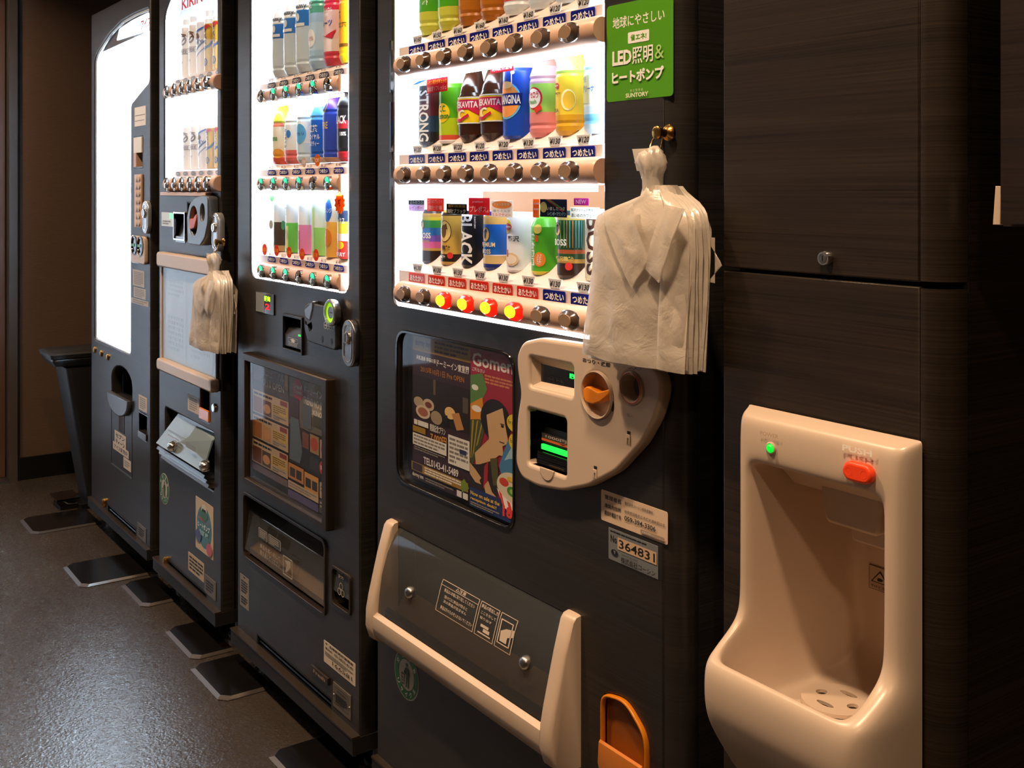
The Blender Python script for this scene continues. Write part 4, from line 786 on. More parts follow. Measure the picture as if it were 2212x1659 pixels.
prow3(1, [
 ('drink_bottle', 'pet', K('#c8c840'), [(.0, .12, K('#e05a40')), (.12, .6, K('#f0e8d0')), (.6, .66, K('#e8846a'))], K('#2f9a50'), [('t', 'bona', -.024, .004, .06, .074, 0, K('#3a9a50')), ('e', .004, .028, .018, .012, K('#f0a83c'))], 'fruit drink bottle with a green cap', 'bottle', .96),
 ('drink_bottle', 'pet', K('#e8ece0'), [(.0, .22, K('#e06a68')), (.22, .62, wh)], K('#dce0b0'), [('e', -.002, .076, .008, .01, bl), ('t', 'なっちゃん', -.02, -.008, .04, .09, 1, K('#5a6a8a'))], 'white and pink milk drink bottle', 'bottle', .94),
 ('drink_bottle', 'pet', K('#d0e8f4'), [(.3, .62, wh), (.95, 1.1, bl)], bl, [('e', -.006, .07, .02, .024, K('#5cb4e8')), ('t', 'ポカリ', -.024, .008, .066, .074, 0, K('#1a4aa0'))], 'white and sky blue sports drink bottle with blue cap', 'bottle', .98),
 ('tea_bottle', 'pet', K('#1a64d0'), [(.62, .82, K('#58b0e8')), (.82, 1.1, K('#e8e0c0')), (.0, .08, K('#c8c0a0'))], K('#e4dcc0'), [('t', '紅茶', -.024, .008, .07, .088, 0, W_), ('t', 'ロイヤル', -.02, .014, .054, .066, 0, W_), ('t', 'ミルクティー', -.024, .012, .038, .05, 0, W_)], 'blue milk tea bottle with large white lettering', 'bottle', .98),
 ('coffee_bottle', 'pet', K('#2a4ac0'), [(.7, 1.1, K('#6a40b8')), (.0, .06, K('#d8a888'))], K('#a03048'), [('t', 'FIRE', -.024, .0, .07, .084, 0, K('#e0c070')), ('e', -.012, .12, .008, .016, K('#d0b060')), ('e', -.012, .12, .006, .012, K('#3a48a0'))], 'violet and blue coffee bottle can', 'bottle', 1.06),
 ('coffee_bottle', 'pet', K('#1c1a1c'), [(.0, .12, K('#a01c24')), (.4, .5, K('#b0262e'))], K('#241e20'), [('t', 'BLACK', -.028, .01, .074, .09, 0, W_), ('t', '100%', -.006, .01, .05, .058, 0, W_)], 'black and red coffee bottle can', 'bottle', 1.1)])
prow3(2, [
 ('drink_pack', 'pack', K('#4a3a30'), [(.5, 1.1, wh), (.0, .1, K('#c8a070'))], None, [('r', -.02, -.012, .01, .06, K('#a87848'))], 'slim dark brown and white drink pack', 'carton', 1.1),
 ('drink_pack', 'pack', K('#6acc50'), [(.5, 1.1, wh)], None, [('r', -.014, -.004, .01, .058, K('#e8f0a0')), ('t', '茶', -.024, -.012, .08, .1, 0, K('#3a8a5a'))], 'slim green and white drink pack', 'carton', 1.1),
 ('drink_pack', 'pack', K('#ee8ac0'), [(.48, 1.1, wh)], None, [('r', -.018, -.01, .01, .05, K('#d8307a'))], 'slim pink and white drink pack', 'carton', 1.1),
 ('drink_pack', 'pack', K('#98e078'), [(.45, 1.1, K('#e0f0e0'))], None, [('r', -.016, -.006, .01, .1, K('#c8f0b0'))], 'slim pale green drink pack', 'carton', 1.1),
 ('drink_pack', 'pack', K('#f4b84a'), [(.55, 1.1, K('#fdf0d8'))], None, [('e', -.01, .096, .014, .024, K('#2a6ac8')), ('t', 'オレンジ', -.024, .004, .09, .1, 0, W_), ('e', -.01, .04, .014, .018, K('#e88a1c'))], 'slim orange drink pack with a blue oval', 'carton', 1.1),
 ('coffee_can', 'tall', K('#e8d83a'), [(.0, .3, K('#d8342c')), (.3, .42, K('#f0e8e0')), (.62, .8, K('#3a4a6a')), (.8, 1.1, K('#8aa08a'))], None, [('e', -.008, .028, .012, .008, K('#f4c020')), ('t', 'マックス', -.026, .006, .07, .084, 0, W_), ('t', 'BERRY', -.026, .008, .006, .014, 0, W_)], 'yellow and red can in the last place on the lower shelf', 'can', 1.08)])
# round price discs on the pane
Ro = K('#d84a34'); Yo = K('#f8c040')
for n, (u, v, ru, rv, m, s_) in enumerate([(571, 539, 6.5, 12, Ro, '110'), (597, 541, 6.5, 12, Ro, '110'), (624, 545, 6.5, 12, Ro, '110'), (652, 549, 7, 12.5, Ro, '110'), (682, 551, 7.5, 13, Ro, '110'), (656, 350, 7, 11, K('#d8c0b0'), '120'), (685, 346, 7.5, 13, K('#ee7a28'), '120'), (587, 425, 7, 10, K('#7ac080'), '特保'), (585, 485, 5, 9, K('#b8b8a8'), ''), (611, 487, 6, 10, K('#58a080'), '')]):
    a, b, c_, d_ = X(u-ru, .0), X(u+ru, .0), Z(u, v+rv), Z(u, v-rv); r_ = (d_-c_)/2
    mb = MB().disc((a+b)/2, (c_+d_)/2, [(r_, .0012), (r_, .0003)], tm(m))
    if s_: mb.text(s_, tm(Yo) if m is Ro else tm(W_), (a+b)/2-r_*.75, (a+b)/2+r_*.75, (c_+d_)/2-r_*.35, (c_+d_)/2+r_*.35, .0001, bold=.03)
    mb.build('price_disc', m3, smooth=0)
sa, sb_ = X(733), Z(733, 438); pts = []
for k in range(24):
    r_ = .026 if k % 2 else .020; pts.append((sa+r_*math.cos(k*math.pi/12), sb_+r_*math.sin(k*math.pi/12)))
MB().plate([pts], .0002, .0012, tm(K('#e8742c')), .0002, 0).text('新', tm(K('#a02010')), sa-.008, sa+.008, sb_-.008, sb_+.008, 0).build('starburst_card', m3, smooth=0)
# controls
q = R(554, 628, 594, 682)
o = MB().plate([rrect(q[0], q[1], q[2], q[3], .002)], -.003, 0, M_gloss, .001).build('credit_display', m3)
prints(o, 'display_glyphs', q, -.0031, [('r', .04, .04, .5, .96, mat('pale_display_half', '#8a949c', .2)), ('t', '販売', .5, .14, .82, .4, mat('lime_led_text', '#b0ff20', emit=1.6, ecol='#a8f020', noise_amt=0), .04), ('t', '2', .56, .5, .8, .78, mat('red_led_text', '#ff2030', emit=2, ecol='#ff1828', noise_amt=0), .03)])  # paler rectangle over one half of the display
MB().liner(bx0+.004, bx1-.004, bz0+.004, bz1-.004, .0, .03, M_gloss, .002).build('note_slot_housing', m3, smooth=0)
fr = MB().ring(rrect(bx0, bx1, bz0, bz1, .002), rrect(bx0+.006, bx1-.006, bz0+.006, bz1-.006, .002), -.006, 0, M_black).build('note_frame', m3)
ng = MB().xprism([(.025, bz1-.02), (.010, bz1-.03), (-.002, bz1-.05), (-.002, bz0+.012), (.025, bz0+.012)], bx0+.008, bx1-.008, _M['dark_grey_plastic']).build('note_guide', m3, smooth=0)
prints(ng, 'note_lettering', (bx0+.012, bx1-.012, bz0+.014, bz1-.052), -.0022, [('o', .18, .08, .8, .6, K('#c8c0b8'), .001), ('p', [(.5, .14), (.72, .34), (.6, .34), (.6, .54), (.4, .54), (.4, .34), (.28, .34)], K('#d8d0c8')), ('r', .22, .66, .78, .78, K('#8a847e')), ('r', .22, .82, .78, .94, K('#8a847e'))])
MB().box(bx1-.024, bx1-.010, -.004, -.002, bz0+.042, bz0+.046, _M['green_slot_light']).build('slot_light', m3, smooth=0)
body = fillet([(cx0, cz1-.012), (cx0, cz0+.03), (cx0+.02, cz0+.004), (cx1, cz0), (cx1, cz1), (cx0+.02, cz1)], .012)
co = MB().plate([body, fillet([(cx0+.008, cz1-.05), (cx0+.044, cz1-.036), (cx0+.05, cz0+.035), (cx0+.03, cz0+.022), (cx0+.008, cz0+.05)], .008)], -.012, .0, mat('gunmetal_plastic', '#3a3a3c', .28, metal=.4), .003, 3).build('coin_unit', m3)
MB().liner(cx0+.006, cx0+.06, cz0+.02, cz1-.03, -.001, .035, M_gloss, .002).build('return_recess', co, smooth=0)
MB().plate([fillet([(cx0+.006, cz0+.075), (cx0+.024, cz0+.082), (cx0+.05, cz0+.098), (cx0+.05, cz0+.082), (cx0+.034, cz0+.052), (cx0+.010, cz0+.058)], .004)], -.014, .012, M_steel, .002).build('return_lever', co)
rxc, rzc = X(717, -.016), Z(717, 675, -.016)
MB().disc(rxc, rzc, [(.028, -.008), (.029, -.020), (.027, -.023), (.0225, -.0235), (.022, -.018)], M_steel).build('coin_mouth', co)
MB().disc(rxc, rzc, [(.0218, -.0185), (.020, -.0187)], mat('lime_glow', '#a8e020', emit=1.0, ecol='#98d818', noise_amt=0)).disc(rxc, rzc, [(.013, -.0188), (.013, -.0195)], M_steel).box(rxc-.002, rxc+.010, -.0199, -.0194, rzc-.0012, rzc+.0012, M_ink).build('lit_coin_slot', co, 'coin slot with lime green glowing ring')
mk = MB()
for i in range(4):
    a = cx1-.05+i*.0125; b = cz0+.05; mk.flat([ell(a, b, .0078, .0078, 16), ell(a, b, .0068, .0068, 16)], -.0125, W_); mk.text(['500', '100', '50', '10'][i], W_, a-.005, a+.005, b-.002, b+.002, -.0125)
mk.text('おつり返却', W_, cx0+.012, cx0+.036, cz1-.028, cz1-.018, -.0125)
for a in (cx1-.066, cx1-.02): mk.flat([ell(a, cz0+.018, .005, .008, 12)], -.0125, M_ink)
mk.build('coin_unit_lettering', m3, smooth=0)
lockhandle(m3, 738, 688, 764, 797, y=-.016)
# framed posters
lo = [(px0, pz0), (px1, pz0), (px1, pz1), (px0, pz1)]
fo = rrect(px0-.004, px1+.016, pz0-.006, pz1+.004, .004); fi = rrect(px0+.012, px1-.010, pz0+.010, pz1-.016, .002)
M_bz = mat('dark_bronze_frame', '#3a3028', .35, metal=.6)
MB().ring(fo, fi, -.020, .0, M_bz, .003).build('poster_frame', m3)
MB().box(px0+.002, px1-.002, .006, .012, pz0+.002, pz1-.002, M_black).build('poster_backing', m3, smooth=0)
MB().box(px0+.005, px1-.005, -.012, -.010, pz0+.005, pz1-.010, _M['poster_pane']).build('poster_pane', m3, smooth=0)
xm = px0+(px1-px0)*.5
tn = K('#c8b090'); bk = K('#241c18'); fd = ['#8a4a20', '#b0703a', '#6a3a20', '#c89858', '#50402e']
L1 = [('r', 0, 0, 1, .28, K('#40301e')), ('r', .02, .02, .45, .2, K('#6a5236')), ('r', .9, .05, .98, .2, K('#c8802a')), ('e', .4, .05, .06, .015, K('#e8b080')), ('t', 'リニューアル', .3, .08, .88, .14, K('#d8c8a8')), ('t', '7.10 OPEN', .32, .17, .88, .23, K('#d8c8a8'), .02)]
for i in range(3):
    t = .29+i*.22
    L1 += [('r', 0, t, 1, t+.2, tn), ('r', .78, t+.01, .97, t+.05, K('#8a3028')), ('l', .05, t+.01, .7, t+.045, 1, M_ink), ('r', .03, t+.055, .28, t+.19, K(fd[i])), ('r', .3, t+.06, .54, t+.19, K(fd[(i+2) % 5])), ('e', .42, t+.13, .1, .04, K('#d89a58')), ('r', .58, t+.06, .97, t+.14, K('#d8b858')), ('l', .6, t+.065, .94, t+.135, 4, K('#6a5020')), ('l', .6, t+.15, .95, t+.19, 2, M_grey)]
L1 += [('r', 0, .94, 1, 1, K('#6a5a60'))]
sticker(m3, 'menu_poster', (px0+.008, xm-.003, pz0+.03, pz1-.006), .004, bk, L1, .0005, pname='poster_print')
L2 = [('r', 0, .0, 1, .42, K('#6a6452')), ('p', [(.5, .0), (1, .05), (1, .3), (.4, .3)], K('#a89a82')), ('e', .72, .07, .1, .05, K('#90803a')), ('t', 'ドーミーイン', .38, .08, .8, .14, W_), ('t', 'TREND NO SETSU', .36, .16, .95, .22, W_, .02), ('t', 'SUSUKINO', .4, .24, .8, .28, W_, .02), ('e', .22, .13, .14, .085, K('#c01c30')), ('t', 'Grand', .1, .085, .32, .125, W_), ('t', 'Open', .12, .13, .32, .17, W_), ('r', .0, .2, .25, .38, K('#3a1c1c')), ('r', .35, .22, .56, .4, K('#5a6470')), ('r', .6, .28, .98, .36, K('#4a4a3a')),
      ('r', 0, .42, 1, .72, K('#1c1a1a')), ('p', [(.05, .36), (.25, .36), (.34, .6), (.28, .7), (.02, .7)], K('#5c6c7c')), ('r', .34, .44, .5, .56, K('#7a4a38')), ('r', .53, .43, .74, .57, K('#a8885c')), ('e', .63, .5, .09, .05, K('#c04a30')), ('r', .77, .44, .99, .58, K('#c8b090')), ('e', .88, .51, .09, .05, K('#a85a34')), ('r', .53, .6, .74, .7, K('#34383c')), ('e', .84, .65, .09, .055, K('#c83a2c')), ('t', '朝食', .78, .63, .9, .67, W_),
      ('r', 0, .73, .38, .85, K('#c8843a')), ('r', .04, .76, .17, .83, bk), ('r', .2, .76, .33, .83, bk), ('r', .4, .74, .74, .88, K('#d8a050')), ('r', .43, .78, .56, .85, bk), ('r', .59, .78, .71, .85, bk), ('r', .77, .76, 1, .88, tn), ('l', .79, .78, .98, .86, 3, M_grey), ('r', 0, .87, .74, .93, tn), ('l', .03, .88, .7, .92, 2, M_grey), ('r', .76, .89, 1, .99, K('#4a4440')), ('l', .78, .9, .98, .98, 3, tn), ('r', 0, .94, .74, 1, K('#5c5484'))]
sticker(m3, 'hotel_poster', (xm, px1-.010, pz0+.012, pz1-.012), .004, bk, L2, .0005, pname='poster_print')
# outlet
MB().liner(dx0, dx1, dz0, dz1, .041, .28, M_dark, .004).build('outlet_recess', m3, smooth=0)
MB().ring(fillet([(dx0-.003, dz0-.003), (dx1+.003, dz0-.003), (dx1+.003, dz1+.003), (dx0-.003, dz1+.003)], .02), fillet([(dx0+.004, dz0+.004), (dx1-.004, dz0+.004), (dx1-.004, dz1-.004), (dx0+.004, dz1-.004)], .018), -.005, .006, M_bz).build('outlet_rim', m3)
dh = dz1-dz0
fl3 = MB().xprism([(.075, dz1-.002), (.010, dz1-dh*.30), (-.002, dz0+.02), (.002, dz0+.02), (.014, dz1-dh*.30-.002), (.078, dz1-.006)], dx0+.006, dx1-.006, M_clear).build('outlet_flap', m3, 'clear bent acrylic flap', smooth=0)
MB().xprism([(.012, dz0+.006), (.012, dz0+.02), (.2, dz0+.10), (.2, dz0+.006)], dx0+.006, dx1-.006, _M['tan_chute']).build('chute_floor', m3, smooth=0)
fw = dx1-dx0; pk2 = K('#a89c88')
prints(fl3, 'flap_lettering', (dx0+fw*.22, dx0+fw*.68, dz0+dh*.18, dz0+dh*.62), -.0045, [('R', .0, .0, .25, .34, pk2, .004), ('R', .28, .0, .62, .34, pk2, .004), ('R', .015, .02, .235, .32, K('#3a3e42'), .003), ('R', .295, .02, .605, .32, K('#3a3e42'), .003), ('l', .04, .05, .22, .3, 4, pk2), ('l', .32, .05, .58, .3, 4, pk2), ('t', '商品を奥へおして', .06, .5, .62, .66, pk2), ('t', '取り出してください', .06, .72, .62, .88, pk2), ('o', .7, .35, .94, .98, pk2, .003), ('p', [(.74, .5), (.9, .42), (.9, .62), (.8, .85), (.76, .85), (.8, .62)], pk2)])
# coin return
MB().liner(rx0, rx1, rz0, rz1, .0, .05, M_gloss, .002).build('return_cup', m3, smooth=0)
MB().ring(rrect(rx0-.003, rx1+.003, rz0-.003, rz1+.003, .012), rrect(rx0+.003, rx1-.003, rz0+.003, rz1-.003, .01), -.005, .004, M_bz).build('return_rim', m3)
fc = MB().xprism([(.002, rz1-.004), (-.002, rz0+.03), (.001, rz0+.03), (.005, rz1-.004)], rx0+.003, rx1-.003, M_smoke).build('return_flap', m3, smooth=0)
mm = MB(); xc_ = (rx0+rx1)/2; zc_ = (rz0+rz1)/2
for a, b in ((0, .008), (-.008, -.005), (.008, -.005)): mm.flat([ell(xc_+a, zc_+b, .008, .008, 18), ell(xc_+a, zc_+b, .006, .006, 18)], -.003, pk2)
mm.text('おつり', pk2, xc_-.012, xc_+.012, zc_+.024, zc_+.032, -.003).build('coin_symbol', fc, smooth=0)
vents(m3, (vx0, vx1, vz0, vz1), 3)
sticker(m3, 'narrow_label', (X(519), X(538), Z(538, 1321), Z(519, 1237)), 0, mat('label_grey', '#8a857e', .5), [('e', .5, .05, .12, .02, M_ink), ('l', .15, .15, .85, .55, 5, M_ink), ('l', .15, .65, .85, .9, 3, M_ink)])
sticker(m3, 'service_label', (X(700), X(768), Z(768, 1484), Z(700, 1381)), 0, mat('label_white', '#cfc2b4', .5), [('r', .06, .08, .12, .14, M_ink), ('t', '自動販売機管理者', .2, .06, .94, .18, M_ink), ('t', '連絡先', .05, .25, .3, .34, M_ink), ('t', '03-5825-4141', .36, .24, .94, .35, M_ink), ('l', .05, .42, .94, .6, 2, M_grey), ('t', '166581', .3, .66, .92, .84, M_ink, 0)])
np_ = (X(677), X(713), Z(713, 1481), Z(677, 1434))
o = MB().plate([rrect(*np_, .001)], -.006, 0, M_bz, .001).build('maker_plate', m3); prints(o, 'lettering', np_, -.0062, [('t', 'Fresh', .15, .25, .85, .75, K('#a08a70'), .02)])
rp = (X(721), X(759), Z(759, 1557), Z(721, 1471))
o = MB().plate([rrect(*rp, .001)], -.002, 0, mat('rating_plate_metal', '#6e675f', .4, metal=.3), .0004).build('rating_plate', m3); prints(o, 'lettering', rp, -.0022, [('o', .1, .12, .88, .82, M_ink, .0008), ('t', '定格銘板', .25, .2, .8, .3, M_ink), ('l', .16, .36, .82, .74, 5, M_ink)])
for b in (.06, .94): MB().disc(rp[0]+(rp[1]-rp[0])*b, rp[2]+(rp[3]-rp[2])*.5, [(.0025, -.002), (.002, -.0035)], M_steel, n=12).build('screw', o)
# ------------------------------------------------------------------ beer machine
x0, x1 = X(343), X(478)
m2 = thing('vending_machine', ((x0+x1)/2, .35, 0), 'narrow beer vending machine with tall cans and blue-reflecting outlet flap', 'vending machine')
wx0, wx1, wz0 = X(355), X(468.5), Z(355, 410); wz1 = Z(360, 8)+.02
wzl = wz1-.06
dx0, dx1, dz0, dz1 = X(357), X(462), Z(357, 992), Z(357, 880)
ax0, ax1, az0, az1 = X(432), X(453), Z(432, 903), Z(432, 830)
vx0, vx1, vz0, vz1 = X(364), X(445), Z(364, 1232), Z(364, 1212)
bx0, bx1, bz0, bz1 = R(378, 457, 402, 521)
win = fillet([(wx0, wz0), (wx1, wz0), (wx1, wz1), (wx0+.07, wz1), (wx0, wz1-.05)], .03)
MB().plate([[(x0, BOT), (x1, BOT), (x1, TOP), (x0, TOP)], win, fillet([(dx0, dz0), (dx1, dz0), (dx1, dz1), (dx0, dz1)], .01), fillet([(ax0, az0), (ax1, az0), (ax1, az1), (ax0, az1)], .012), [(vx0, vz0), (vx1, vz0), (vx1, vz1), (vx0, vz1)], [(bx0+.004, bz0+.004), (bx1, bz0+.004), (bx1, bz1-.004), (bx0+.004, bz1-.004)], [(X(405), Z(405, 515)), (X(430), Z(405, 515)), (X(430), Z(405, 440)), (X(405), Z(405, 440))]], 0, .04, wood, .006).build('front_door', m2)
cabinet(m2, x0+.004, x1-.002, BOT, TOP-.004); feet(m2, x0, x1); kick(m2, x0, x1+.003, BOT+.034, -.018)
mb = MB(); mb.liner(wx0, wx1, wz0, wz1, .041, .16, M_white, .004, M_back); mb.build('display_case', m2, smooth=0)
inn = [(wx0+.5*(wx1-wx0)+(a-wx0-.5*(wx1-wx0))*.972, wz0+.5*(wz1-wz0)+(b-wz0-.5*(wz1-wz0))*.985) for a, b in win]
reveal(m2, win)
MB().ring(win, inn, .004, .014, M_led).build('light_frame', m2, 'glowing white frame')
MB().box(wx0+.002, wx1-.002, .0015, .0035, wz0+.002, wz1-.004, M_glass).build('display_pane', m2, smooth=0)
MB().box(X(412)-.001, X(412)+.001, .158, .159, wz0, wz1, M_grey).build('back_seam', m2, smooth=0)
us = [361, 378, 395, 411.5, 430, 448]; bars2 = [Zf(203, X(361)), Zf(398, X(361))]
cola, colb = X(363, -.02), X(448, -.02); col2 = [cola+(colb-cola)*i/5 for i in range(6)]
for r, bz in enumerate(bars2):
    tb = MB(); xa, xb = X(358, -.012), X(467, -.012)
    tb.tube([(xa, 0, bz), (xa+.002, 0, bz), (xb, 0, bz), (xb+.002, 0, bz)], [.02, .022, .022, .02], M_tube, 24)
    bar = tb.build('button_bar', m2)
    for i, x in enumerate(col2):
        bb = MB(); bb.disc(x, bz, [(.02, -.012), (.0205, -.0245), (.019, -.0255), (.0175, -.0225), (.016, -.022)], M_chrome, cap0=True)
        bb.disc(x, bz-.004, [(.012, -.0225), (.012, -.027), (.009, -.030), (.004, -.031)], M_chrome, 1, .8); bb.build('round_button', bar)
    MB().xprism([(.012, bz+.018), (.012, bz+.038), (.156, bz+.0425), (.156, bz-.004), (.012, bz-.004)], wx0+.006, wx1-.006, _M['shelf_peach']).build('product_shelf', m2, smooth=0)
    MB().box(wx0+.02, wx1-.02, .0012, .007, bz-.032, bz-.024, M_led).build('light_strip', m2, smooth=0)
    for i, x in enumerate(col2):
        MB().plate([ell(x, bz+.031, .02, .0065, 16)], .0092, .0102, tm(K('#a8a4a8')), .0002, 0).text('つめたい', tm(W_), x-.014, x+.014, bz+.0285, bz+.0335, .0088, bold=.02).build('temperature_label', m2, smooth=0)
brn = K('#6a4a34'); nav = K('#26407a'); gol = K('#c09a34')
def beer(r, i, kind, lab, s=.95):
    bz = bars2[r]; x = col2[i] if i < 6 else col2[5]+(col2[5]-col2[4]); sl = lambda y: -9
    if kind == 0: main, bands, it = K('#f0ebe2'), [(.93, 1.1, wh), (.0, .05, wh)], [('e', -.008, .118, .018, .016, brn), ('e', -.009, .119, .013, .011, K('#f0ebe2')), ('p', [(-.022, .11), (.004, .128), (.006, .122), (-.018, .106)], brn), ('t', 'FREE', -.026, .014, .076, .088, 0, brn), ('r', -.028, .02, .09, .0915, brn), ('r', -.028, .02, .0735, .075, brn), ('t', 'キリン', -.024, -.002, .045, .053, 0, K('#3a3a44')), ('p', [(-.026, .142), (.01, .136), (.012, .132), (-.024, .138)], brn)]
    elif kind == 1: main, bands, it = K('#e8e6e8'), [], [('p', [(-.03, .06), (.03, .105), (.03, .112), (-.03, .068)], nav), ('p', [(-.03, .04), (.03, .085), (.03, .09), (-.03, .046)], K('#8a94b8')), ('t', 'DRY', -.026, .014, .09, .104, 0, nav), ('p', [(-.03, .12), (.03, .145), (.03, .15), (-.03, .126)], K('#3a6ac0')), ('e', -.01, .115, .01, .01, brn)]
    else: main, bands, it = gol, [(.86, 1.1, wh)], [('p', [(-.03, .06), (.01, .075), (.028, .1), (.022, .1), (.004, .082), (-.03, .066)], nav), ('t', 'のどごし', -.026, -.004, .066, .135, 1, nav), ('e', -.01, .03, .011, .012, nav), ('e', -.01, .03, .007, .008, gol), ('t', '生', -.015, -.005, .025, .036, 0, nav), ('p', [(-.02, .125), (.012, .135), (.026, .125), (.006, .142), (-.02, .14)], K('#b02a24'))]
    product('beer_can', x, .052, bz+.043, sl, 'talls', main, bands, None, it, lab, 'can', 'tall cans on the %s shelf of the beer machine' % ['upper', 'lower'][r], s)
for r, w2 in ((0, 'upper'), (1, 'lower')):
    for i, k in enumerate((0, 0, 1, 2, 2, 2)):
        n = ['first white and brown beer can on the %s shelf, by the hinge', 'second white and brown beer can on the %s shelf', 'white beer can with blue diagonal stripes on the %s shelf', 'first gold beer can with navy lettering on the %s shelf', 'second gold beer can with navy lettering on the %s shelf', 'last gold beer can on the %s shelf, by the lock'][i] % w2
        beer(r, i, k, n, .95 if r == 0 else .8)
MB().text('KIRIN', ink('#e0303a'), X(395, .004), X(440, .004), Z(395, 22, .004), Z(395, -2, .004), .0008, bold=.02).build('sign_lettering', m2, smooth=0)
q = R(361, 413, 459, 424, -.006); MB().plate([rrect(X(360), X(459), Z(360, 423), Z(360, 415), .002)], -.02, 0, M_tube, .002).build('ledge_strip', m2)
q = (X(350), X(375), Z(375, 490), Z(350, 458))
sticker(m2, 'credit_display', q, -.001, mat('pale_lcd', '#c8d4d0', .2, noise_amt=0), [('r', .7, .05, .98, .45, mat('mint_led', '#80e8b8', emit=.9, ecol='#70e0b0', noise_amt=0)), ('l', .1, .55, .8, .9, 2, M_grey)], .001, pname='display_glyphs')
MB().liner(bx0+.004, bx1, bz0+.004, bz1-.004, .0, .04, M_gloss, .002).build('note_slot_housing', m2, smooth=0)
MB().ring(rrect(bx0, bx1+.004, bz0, bz1, .003), rrect(bx0+.006, bx1-.002, bz0+.006, bz1-.006, .003), -.006, 0, M_chrome).build('note_frame', m2)
MB().xprism([(.03, bz1-.02), (.016, bz1-.03), (.010, bz1-.06), (-.002, bz1-.09), (-.002, bz0+.012), (.03, bz0+.012)], bx0+.012, bx1-.003, M_steel).build('note_guide', m2, smooth=0)
# D shaped coin unit
yd = -.03
dpl = PL([(405, 527), (403, 470), (409, 440), (420, 426), (436, 422), (449, 424), (449, 480), (442, 515), (432, 531)], yd)
hole = (X(418, yd), Z(418, 477, yd)); hl2 = (X(437, yd), Z(437, 459, yd))
du = MB().plate([fillet(dpl, .012), ell(hole[0], hole[1], .031, .040, 28), ell(hl2[0], hl2[1], .017, .023, 22)], yd, 0, mat('grey_metallic_plastic', '#6c7074', .3, metal=.6), .004, 3).build('coin_unit', m2)
MB().liner(hole[0]-.032, hole[0]+.032, hole[1]-.042, hole[1]+.042, -.003, .03, M_gloss, .002).build('return_recess', du, smooth=0)
MB().plate([fillet([(hole[0]-.03, hole[1]+.006), (hole[0]-.004, hole[1]+.006), (hole[0]+.03, hole[1]+.022), (hole[0]+.03, hole[1]+.006), (hole[0]+.01, hole[1]-.02), (hole[0]-.03, hole[1]-.026)], .006)], yd-.002, -.006, mat('orange_red_lever', '#c85a2c', .35), .003).build('return_lever', du)
MB().disc(hl2[0], hl2[1], [(.018, -.004), (.017, -.012)], M_black, 1, 1.3).box(hl2[0]-.001, hl2[0]+.001, -.0128, -.012, hl2[1]-.01, hl2[1]+.01, M_steel).build('coin_slot', du)
lockhandle(m2, 456.5, 459, 471, 545, mat('pale_steel', '#c4c8ce', .25, metal=.7), -.02)
# cream framed notice holder
fx0, fx1, fzt, fzb = X(347, -.012), X(467, -.012), Z(347, 543, -.012), Z(347, 797, -.012)
for a, b, n in ((fzt-.045, fzt, 0), (fzb, fzb+.036, 1)):
    MB().plate([rrect(fx0, fx1, a, b, .012)], -.026, 0, M_cream, .006, 3).build('holder_rail', m2)
MB().box(fx0+.004, fx0+.014, -.014, 0, fzb+.03, fzt-.04, M_cream).build('holder_side', m2, smooth=0)
MB().box(fx1-.016, fx1-.008, -.012, 0, fzb+.03, fzt-.04, M_clear).build('holder_side', m2, smooth=0)
MB().box(fx0+.016, fx1-.018, -.006, -.001, fzb+.034, fzt-.043, mat('board_blue_reflection', '#9aa8b0', .3)).build('notice_board', m2, smooth=0)  # bluish room reflection on the board is painted as its base colour
prints(m2, 'notice_print', (fx0+.02, fx1-.02, fzb+.04, fzt-.05), -.0065, [('r', .02, .02, .45, .98, K('#a4b2ba')), ('r', .49, .02, .96, .98, K('#a0aeb6')), ('l', .08, .1, .4, .3, 4, K('#8e9ca4')), ('l', .55, .5, .9, .9, 7, K('#909ea6')), ('l', .08, .5, .4, .9, 7, K('#94a2aa'))])
MB().box(fx0+.015, fx1-.017, -.011, -.009, fzb+.033, fzt-.042, _M['poster_pane']).build('holder_pane', m2, smooth=0)
# lower half
sticker(m2, 'service_label', R(406, 850, 430, 897), 0, mat('label_white', '#cfc2b4', .5), [('l', .15, .1, .85, .9, 6, M_grey)])
MB().liner(ax0, ax1, az0, az1, .0, .05, mat('burnt_amber', '#8a3c0a', .3), .002).build('coin_return', m2, 'amber coin return recess', smooth=0)
MB().xprism([(-.004, az0+.002), (-.004, az0+.03), (.0, az0+.032), (.03, az0+.002)], ax0+.002, ax1-.002, M_amber).build('cup_lip', m2, smooth=0)
MB().disc(X(464), Z(464, 881), [(.012, 0), (.012, -.004), (.010, -.006), (.005, -.006)], M_chrome).build('round_lock', m2)
MB().liner(dx0, dx1, dz0, dz1, .041, .28, M_dark, .004).build('outlet_recess', m2, smooth=0)
zt = dz1-.006; zm = dz0+.055
f2 = MB().add([(dx0+.006, -.03, zm), (dx1-.004, -.03, zm), (dx1-.004, -.004, zt-.015), (dx1-.024, .018, zt), (dx0+.10, .018, zt), (dx0+.085, .012, zt)]+[(dx0+.006, -.026, zm), (dx1-.004, -.026, zm), (dx1-.004, .0, zt-.015), (dx1-.024, .022, zt), (dx0+.10, .022, zt), (dx0+.085, .016, zt)], [(0, 1, 2, 3, 4, 5), (11, 10, 9, 8, 7, 6)]+[(i, i+6, (i+1) % 6+6, (i+1) % 6) for i in range(6)], M_flap_refl).build('outlet_flap', m2, 'translucent flap coloured by a blue reflection', smooth=0)
for u, v in ((376, 964), (446, 1006)):
    a, b = X(u, -.026), Z(u, v, -.026); MB().disc(a, b, [(.016, -.022), (.016, -.034), (.012, -.042), (.005, -.045)], M_chrome, n=20, cap0=True).build('stopper_knob', f2)
